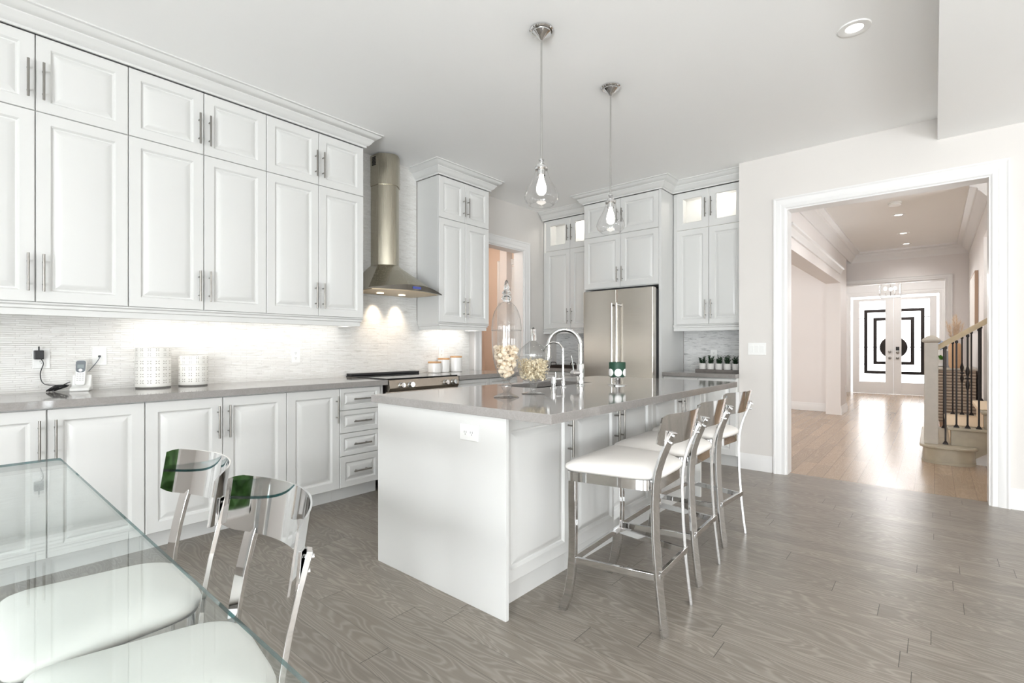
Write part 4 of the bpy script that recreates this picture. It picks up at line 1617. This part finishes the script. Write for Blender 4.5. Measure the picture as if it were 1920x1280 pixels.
# ------------------------------------------------------------------ pendants, pots, hall ceiling fittings
def pendant(label, loc):
    p = thing('pendant_lamp', label, 'pendant lamp', loc, 0, 'clear glass pendants over the island')
    H = CEIL - loc[2]
    m = MB()
    m.lathe([(0.068, H), (0.068, H - 0.008), (0.062, H - 0.014), (0.054, H - 0.016), (0.054, H - 0.022), (0.02, H - 0.046), (0.008, H - 0.06), (0.005, H - 0.062)], seg=32)
    m.build('canopy', 'chrome', p, smooth=30)
    m = MB()
    m.cyl((0, 0, 0.245), (0, 0, H - 0.06), 0.0052, 10)
    m.build('rod', 'chrome_soft', p, smooth=40)
    m = MB()
    m.lathe([(0.006, 0.26), (0.016, 0.255), (0.016, 0.247), (0.010, 0.243), (0.012, 0.235), (0.024, 0.226), (0.024, 0.218), (0.037, 0.214), (0.039, 0.203), (0.036, 0.196), (0.022, 0.194), (0.022, 0.165), (0.001, 0.163)], seg=28)
    m.build('socket', 'chrome', p, smooth=30)
    m = MB()
    m.lathe([(0.034, 0.203), (0.037, 0.185), (0.044, 0.16), (0.06, 0.125), (0.080, 0.092), (0.094, 0.06), (0.097, 0.04), (0.090, 0.018), (0.074, 0.002), (0.066, -0.004), (0.062, -0.004)], seg=40, cap0=False, cap1=False)
    m.build('glass_shade', 'pendant_glass', p, smooth=60)
    m = MB()
    m.lathe([(0.012, 0.165), (0.015, 0.145), (0.025, 0.115), (0.029, 0.092), (0.026, 0.07), (0.014, 0.056), (0.001, 0.054)], seg=20)
    m.build('bulb', 'bulb', p, smooth=60)
    lamp('pendant_bulb', (loc[0], loc[1], loc[2] + 0.09), 19, (1, 0.93, 0.85), 0.03)
    return p


pendant('clear glass pendant on long rod over the near half of the island', (-1.685, 2.22, 1.982))
pendant('clear glass pendant on long rod over the far half of the island', (-1.694, 3.02, 1.972))


def pot(label, x, y, z=CEIL, power=0, r=0.062, group=None):
    p = thing('recessed_light', label, 'recessed light', (x, y, z), 0, group)
    m = MB()
    m.lathe([(r * 0.7, -0.003), (r, -0.008), (r * 1.25, -0.006), (r * 1.3, 0.0)], seg=28, cap0=False, cap1=True)
    m.build('trim_ring', 'plastic_white', p, smooth=40)
    m = MB()
    m.lathe([(r * 0.72, -0.002), (r * 0.6, -0.0035), (0.001, -0.0045)], seg=24)
    m.build('lamp', 'pot_light', p, smooth=40)
    if power:
        lamp('downlight', (x, y, z - 0.03), power, (1, 0.98, 0.96), 0.05, math.radians(140), 1.0)
    return p


pot('recessed ceiling downlight above the kitchen walkway', -0.341, 3.35, CEIL, 14)
HGp = 'recessed downlights along the hall ceiling'
pot('recessed downlight in hall ceiling just beyond the smoke detector', -0.37, 8.49, CEIL, 42, group=HGp)
pot('middle recessed downlight of the three in the hall ceiling', -0.37, 9.90, CEIL, 42, group=HGp)
pot('recessed downlight in hall ceiling closest to the front door', -0.372, 10.95, CEIL, 18, group=HGp)
lamp('hall_fill', (-0.4, 6.6, CEIL - 0.05), 30, (1, 0.985, 0.97), 0.06, math.radians(150), 1.0)  # added fill for the near hall, no fitting here
sm = thing('smoke_detector', 'round white smoke detector on the hall ceiling', 'smoke detector', (-0.372, 7.73, CEIL))
m = MB()
m.lathe([(0.07, 0), (0.07, -0.012), (0.062, -0.016), (0.062, -0.022), (0.066, -0.026), (0.06, -0.04), (0.02, -0.046), (0.001, -0.046)], seg=32)
m.build('body', 'plastic_white', sm, smooth=30)

# ------------------------------------------------------------------ front doors
def front_door(name, label, x0, x1, g0, g1, knobs, outer_x, inner_x, side):
    r = thing(name, label, 'door', ((x0 + x1) / 2, 15.44, 0))
    r['kind'] = 'structure'
    ox = (x0 + x1) / 2
    m = MB()
    z1 = 2.395
    gz0, gz1 = 0.30, 2.335
    m.box(x0 - ox, -0.02, 0.01, g0 - ox, 0.03, z1)
    m.box(g1 - ox, -0.02, 0.01, x1 - ox, 0.03, z1)
    m.box(g0 - ox, -0.02, 0.01, g1 - ox, 0.03, gz0)
    m.box(g0 - ox, -0.02, gz1, g1 - ox, 0.03, z1)
    m.build('leaf', 'trim_paint', r, smooth=0, bevel=0.002)
    m = MB()
    m.box(g0 - ox, 0.0, gz0, g1 - ox, 0.01, gz1)
    gp = m.build('glass_panel', 'door_daylit_glass', r, smooth=0)
    m = MB()
    b = 0.075
    gi, go = (g1, g0) if side < 0 else (g0, g1)
    for xx, za, zb in ((outer_x, 0.50, 2.12), (inner_x, 0.74, 1.91)):
        lo, hi = sorted((xx - ox, gi - ox))
        m.box(xx - ox - b / 2, -0.012, za, xx - ox + b / 2, -0.001, zb)
        if side < 0:
            lo += b / 2
        else:
            hi -= b / 2
        m.box(lo, -0.012, za, hi, -0.001, za + b)
        m.box(lo, -0.012, zb - b, hi, -0.001, zb)
    for z, hh in ((1.17, 0.008),):
        lo, hi = sorted((go - ox, gi - ox))
        m.box(lo, -0.009, z - hh, hi, -0.0015, z + hh)
    for z in (0.74, 1.90):
        lo, hi = sorted((go - ox, outer_x - ox - side * 0 ))
        m.box(lo, -0.009, z - 0.008, hi, -0.0015, z + 0.008)
    for z in (1.09, 1.245):
        lo, hi = sorted((outer_x - ox, inner_x - ox))
        m.box(lo, -0.008, z - 0.003, hi, -0.0015, z + 0.003)
    m.build('iron_lattice', 'iron', gp, smooth=0)
    # half medallion, clipped at the stile
    m = MB()
    cx, cz, R = -0.772 - ox, 1.165, 0.275
    pts = []
    lim = gi - ox
    a1 = math.acos(min(1, abs(lim - cx) / R))
    for i in range(17):
        a = -a1 + 2 * a1 * i / 16
        pts.append((cx + side * R * math.cos(a), cz + R * math.sin(a)))
    m.loops([[(x, -0.016, z) for x, z in pts], [(x, -0.002, z) for x, z in pts]])
    m.build('medallion', 'iron', gp, smooth=30)
    for x, z in knobs:
        m = MB(lambda u, v, n: (x - ox + u, -0.02 - n, z + v))
        m.lathe([(0.034, 0), (0.034, 0.006), (0.014, 0.012), (0.014, 0.03), (0.028, 0.04), (0.028, 0.055), (0.001, 0.06)], seg=18)
        m.build('knob', 'nickel', r, smooth=40)
    return r


d1 = front_door('door_1', 'white front door leaf with black lattice glass, hinged on the dining side', -1.60, -0.774, -1.464, -0.930, [(-0.845, 1.06), (-0.84, 0.905)], -1.33, -1.14, -1)
d3 = front_door('door_3', 'white front door leaf with keypad lock, on the staircase side', -0.768, 0.04, -0.615, -0.086, [(-0.69, 1.05), (-0.69, 0.905)], -0.215, -0.405, 1)
m = MB(lambda u, v, n: (-0.69 + 0.364 + u, -0.02 - n, 1.135 + v))
m.box(-0.034, -0.045, 0, 0.034, 0.045, 0.02)
m.build('keypad_lock', 'black_plastic', d3, smooth=0, bevel=0.004)
T[0] += 1
casing('trim_%d' % T[0], face_my(15.4, -1.66, 0), 1.76, 2.47, 0.10, 0.02)

cl = thing('chandelier', 'small rectangular chrome cage chandelier with lit bulbs before the front doors', 'chandelier', (-0.70, 13.0, 2.22))
m = MB()
a, h_ = 0.17, 0.30
for z in (0.0, h_):
    for p, q in (((-a, -a), (a, -a)), ((a, -a), (a, a)), ((a, a), (-a, a)), ((-a, a), (-a, -a))):
        m.cyl(p + (z,), q + (z,), 0.005, 6)
for x, y in ((-a, -a), (a, -a), (a, a), (-a, a)):
    m.cyl((x, y, 0), (x, y, h_), 0.005, 6)
m.cyl((-a, -a, h_), (a, a, h_), 0.005, 6)
m.cyl((-a, a, h_), (a, -a, h_), 0.005, 6)
m.cyl((0, 0, 0.02), (0, 0, CEIL - 2.22 - 0.02), 0.006, 8)
m.build('cage', 'chrome_soft', cl, smooth=40)
for x, y in ((-0.08, -0.08), (0.08, -0.08), (0.0, 0.1)):
    m = MB()
    m.tube([(0, 0, 0.03), (x * 0.6, y * 0.6, 0.015), (x, y, 0.05), (x, y, 0.14)], 0.006, 6)
    ar = m.build('arm', 'chrome_soft', cl, smooth=40)
    m = MB()
    m.sphere((x, y, 0.175), 0.03, 12, 8, 1.2)
    m.build('bulb', 'bulb', ar, smooth=60)
m = MB()
m.lathe([(0.06, CEIL - 2.22), (0.06, CEIL - 2.245), (0.01, CEIL - 2.26)], seg=20)
m.build('canopy', 'chrome_soft', cl, smooth=40)
lamp('chandelier_bulbs', (-0.70, 13.0, 2.4), 66, (1, 0.98, 0.97), 0.12)

# ------------------------------------------------------------------ staircase
sr = thing('staircase', 'taupe oak staircase with carpet runner rising from the hall', 'staircase', (0.1, 7.4, 0))
YN, YF = 6.75, 8.08       # baluster lines


def L(m):
    for v in m.b.verts:
        v.co -= Vector((0.1, 7.4, 0))
    return m


def bull(z0, z1, grow):
    pts = [(0.32, YF + 0.06 + grow)]
    pts += [(0.02, YF + 0.06 + grow)]
    pts += arc(0.04, YF - 0.05, 0.13 + grow, PI / 2 + 0.3, PI, 6)
    pts += arc(0.04, YN - 0.06, 0.13 + grow, PI, 3 * PI / 2, 8)
    pts += arc(0.17, YN - 0.06, 0.13 + grow, -PI / 2, -0.1, 6)
    pts += [(0.32, YN + 0.02)]
    return pts


m = MB()
m.prism(bull(0, 0, 0), 0, 0.152)
m.build('starter_step', 'stair_wood', sr, smooth=30) if False else L(m).build('starter_step', 'stair_wood', sr, smooth=30)
m = MB()
m.prism(bull(0, 0, 0.012), 0, 0.022)
L(m).build('shoe_moulding', 'stair_wood', sr, smooth=30)
m = MB()
m.prism(bull(0, 0, 0.028), 0.152, 0.18)
L(m).build('tread', 'stair_wood', sr, smooth=30, bevel=0.008)
rise, run = 0.18, 0.25
for i in range(1, 8):
    xr = 0.13 + (i - 1) * run
    z1 = rise * (i + 1)
    m = MB()
    m.box(xr, YN - 0.02, z1 - rise, xr + 0.02, YF + 0.02, z1 - 0.028)
    L(m).build('riser', 'stair_wood', sr, smooth=0)
    m = MB()
    m.box(xr - 0.03, YN - 0.055, z1 - 0.028, xr + run + 0.02, YF + 0.055, z1)
    L(m).build('tread', 'stair_wood', sr, smooth=0, bevel=0.008)
    m = MB()
    m.box(xr - 0.006, YN + 0.12, z1 - rise, xr, YF - 0.12, z1 - 0.028)
    m.box(xr - 0.04, YN + 0.12, z1 - 0.032, xr - 0.03, YF - 0.12, z1 + 0.006)
    m.box(xr - 0.036, YN + 0.12, z1, xr + run - 0.006, YF - 0.12, z1 + 0.008)
    L(m).build('carpet_runner', 'carpet_runner', sr, smooth=0, bevel=0.003)
for y in (YN, YF):
    m = MB()
    poly = [(0.13, 0.0), (0.22, 0.0)] + [(0.22 + 7 * run, 7 * rise)] + [(0.13 + 7 * run, rise * 8 - 0.03)]
    for i in range(7, 0, -1):
        xr = 0.13 + (i - 1) * run
        poly += [(xr + run, rise * (i + 1) - 0.03), (xr, rise * (i + 1) - 0.03)]
    clean = []
    for p in poly:
        if not clean or (abs(p[0] - clean[-1][0]) + abs(p[1] - clean[-1][1])) > 1e-6:
            clean.append(p)
    m.loops([[(x, y - 0.03, z) for x, z in clean], [(x, y + 0.0, z) for x, z in clean]])
    L(m).build('stringer', 'stair_wood', sr, smooth=0)
struct(MB().box(0.24, YN + 0.002, 0.0, 2.4, YN + 0.03, 0.3).build('wall_under_stairs', 'trim_paint', smooth=0))
for y in (YN - 0.02, YF):
    m = MB()
    x = -0.025
    a = 0.056
    m.loops([[(x + sx * w_, y + sy * w_, z) for sx, sy in ((-1, -1), (1, -1), (1, 1), (-1, 1))] for w_, z in ((a, 0.18), (a, 1.225), (a + 0.016, 1.230), (a + 0.021, 1.245), (a + 0.017, 1.258), (a * 0.92, 1.276), (a * 0.6, 1.290), (a * 0.28, 1.297), (0.004, 1.299))])
    L(m).build('newel_post', 'newel_wood', sr, smooth=20, bevel=0.003)
    m = MB()
    sl = rise / run
    sec = [(-0.03, -0.03), (-0.026, 0.012), (-0.012, 0.03), (0.012, 0.03), (0.026, 0.012), (0.03, -0.03)]
    xa, za = 0.03, 1.175
    xb = 1.8
    m.loops([[(X, y + o, za + (X - xa) * sl + zz) for o, zz in sec] for X in (xa, xb)])
    L(m).build('handrail', 'rail_wood', sr, smooth=40)
    yb = y if y > 7 else YN
    for k in range(16):
        xbal = 0.087 + k * run / 3
        tr_i = 0 if k == 0 else (k - 1) // 3 + 1
        zb = rise * (tr_i + 1)
        zt = za + (xbal - xa) * sl - 0.03
        m = MB()
        m.loops([[(xbal + sx * q, yb + sy * q, z) for sx, sy in ((-1, -1), (1, -1), (1, 1), (-1, 1))] for q, z in ((0.022, zb), (0.022, zb + 0.006), (0.008, zb + 0.032), (0.0075, zb + 0.033), (0.0075, zt - 0.03), (0.013, zt - 0.026), (0.013, zt - 0.006), (0.009, zt))])
        if k % 6 == 2:
            zm = (zb + zt) / 2 + 0.03
            m.lathe([(0.008, -0.12), (0.018, -0.07), (0.016, -0.045), (0.009, -0.02), (0.009, -0.012), (0.022, -0.004), (0.022, 0.004), (0.009, 0.012), (0.009, 0.02), (0.016, 0.045), (0.018, 0.07), (0.008, 0.12)], (xbal, yb, zm), 10)
        L(m).build('baluster', 'iron', sr, smooth=30)

# ------------------------------------------------------------------ hall console and its things
cs = thing('console_cabinet', 'taupe louvred console cabinet against the hall wall behind stairs', 'cabinet', (0.235, 9.65, 0))
m = MB()
m.box(-0.19, -0.6, 0.14, 0.19, 0.6, 0.86)
m.build('body', 'louver_weave', cs, smooth=0, bevel=0.004)
m = MB()
m.box(-0.18, -0.58, 0.0, 0.18, 0.58, 0.14)
m.build('plinth', 'art_edge', cs, smooth=0)
m = MB()
m.box(-0.21, -0.62, 0.86, 0.20, 0.62, 0.885)
m.build('top', 'newel_wood', cs, smooth=0, bevel=0.003)
m = MB()
for i in range(22):
    z = 0.16 + i * 0.0315
    m.loops([[(-0.185, y, z), (-0.185, y, z + 0.028), (0.185, y, z + 0.028), (0.185, y, z)] for y in (-0.612, -0.60)])
m.build('end_louvre', 'louver_weave', cs, smooth=0, bevel=0.002)
for k in range(3):
    m = MB()
    for i in range(22):
        z = 0.16 + i * 0.0315
        m.box(-0.203, -0.58 + k * 0.393, z, -0.19, -0.58 + k * 0.393 + 0.374, z + 0.028)
    m.build('louvre_door', 'louver_weave', cs, smooth=0)
CTP = 0.886
pl = thing('potted_plant', 'leafy green pot plant on the hall console beside the newel', 'potted plant', (0.08, 9.75, CTP))
m = MB()
m.lathe([(0.05, 0), (0.07, 0.01), (0.075, 0.10), (0.065, 0.105), (0.001, 0.095)], seg=20)
m.build('pot', 'ceramic_white', pl, smooth=40)
m = MB()
rs = random.Random(9)
for k in range(26):
    a, e = rs.uniform(0, 6.28), rs.uniform(0.3, 1.3)
    ln = rs.uniform(0.16, 0.30)
    d = Vector((math.cos(a) * math.cos(e), math.sin(a) * math.cos(e), math.sin(e)))
    sdv = d.cross(Vector((0, 0, 1))).normalized()
    prev = None
    for i in range(6):
        t = i / 5
        c = Vector((0, 0, 0.09)) + d * ln * t - Vector((0, 0, 0.10 * t * t))
        wv = 0.014 * math.sin(PI * (0.1 + 0.88 * t))
        cur = (m.v(tuple(c + sdv * wv)), m.v(tuple(c - sdv * wv)))
        if prev:
            m.fc([prev[0], prev[1], cur[1], cur[0]])
        prev = cur
m.build('foliage', 'leaf_green', pl, smooth=60)
va = thing('vase', 'round grey vase on the hall console behind balusters', 'vase', (0.19, 9.40, CTP))
m = MB()
m.lathe([(0.07, 0), (0.075, 0.03), (0.078, 0.2), (0.075, 0.23), (0.06, 0.235), (0.055, 0.2), (0.001, 0.19)], seg=28)
m.build('body', 'vase_grey', va, smooth=40)
pg = thing('pampas_vase', 'tan vase holding a plume of pale pampas grass on the console', 'vase', (0.22, 9.22, CTP))
m = MB()
m.lathe([(0.06, 0), (0.07, 0.04), (0.072, 0.30), (0.055, 0.34), (0.045, 0.345), (0.04, 0.30), (0.001, 0.29)], seg=24)
m.build('body', 'lantern_tan', pg, smooth=40)
m = MB()
rs = random.Random(4)
for k in range(9):
    a = k * 0.7
    lean = 0.03 + 0.035 * (k % 3)
    base = Vector((0.01 * math.cos(a), 0.01 * math.sin(a), 0.28))
    tip = Vector((lean * math.cos(a), lean * math.sin(a), 0.60 + 0.04 * (k % 4)))
    m.tube([tuple(base), tuple(base.lerp(tip, 0.5)), tuple(tip)], 0.0018, 5)
    ax = (tip - base).normalized()
    for q in range(110):
        t = rs.uniform(0.35, 1.0)
        c = base.lerp(tip, t)
        b = rs.uniform(0, 6.28)
        sd_ = (ax.orthogonal().normalized() * math.cos(b) + ax.cross(ax.orthogonal().normalized()) * math.sin(b))
        wd = 0.05 * math.sin(PI * min(1, (t - 0.3) / 0.75)) + 0.008
        e = c + sd_ * wd + ax * 0.045
        f_ = sd_.cross(ax) * 0.0022
        m.fc([m.v(tuple(c - f_)), m.v(tuple(c + f_)), m.v(tuple(e + Vector((0, 0, -0.004))))])
m.build('pampas_plume', 'pampas', pg, smooth=60)
bl = thing('flower_vase', 'small white vase with pale blue bloom by the newel top', 'vase', (0.06, 10.08, CTP))
m = MB()
m.lathe([(0.03, 0), (0.045, 0.05), (0.04, 0.14), (0.02, 0.2), (0.024, 0.24), (0.018, 0.24), (0.001, 0.2)], seg=20)
m.build('body', 'ceramic_white', bl, smooth=40)
m = MB()
for k in range(40):
    z = 1 - 2 * (k + 0.5) / 40
    a = k * 2.4
    r_ = math.sqrt(1 - z * z)
    m.sphere((0.06 * r_ * math.cos(a), 0.06 * r_ * math.sin(a), 0.32 + 0.055 * z), 0.021, 6, 4)
m.build('bloom', 'bloom_blue', bl, smooth=60)
ar = thing('framed_artwork', 'large brown-edged framed canvas on the hall wall above console', 'artwork', (0.448, 9.70, 1.85))
m = MB()
m.box(-0.035, -0.60, -0.40, 0.0, 0.60, 0.36)
m.build('frame', 'art_edge', ar, smooth=0)
m = MB()
m.box(-0.037, -0.57, -0.37, -0.035, 0.57, 0.33)
m.build('canvas', 'canvas', ar, smooth=0)

# ------------------------------------------------------------------ garden outside the rear and side windows
rs = random.Random(2)
m = MB()
m.box(-9, -11, -0.3, 14, 9, -0.25)
struct(m.build('ground', 'patio_stone', smooth=0))
for nm, f in (('rear', lambda u, v, n: (u, -6.2 + n, v)), ('side', lambda u, v, n: (8.2 - n, u, v))):
    m = MB(f)
    nu, nv = 70, 20
    g = [[m.v((-8 + 16 * i / nu, -0.25 + 2.3 * j / nv, rs.uniform(-0.16, 0.16) + 0.2 * math.sin(i * 0.5))) for j in range(nv + 1)] for i in range(nu + 1)]
    for i in range(nu):
        for j in range(nv):
            m.fc([g[i][j], g[i + 1][j], g[i + 1][j + 1], g[i][j + 1]])
    tag(m.build('hedge', 'hedge_leaf', smooth=0), 'leafy hedge outside the %s windows' % nm, 'hedge', kind='stuff')
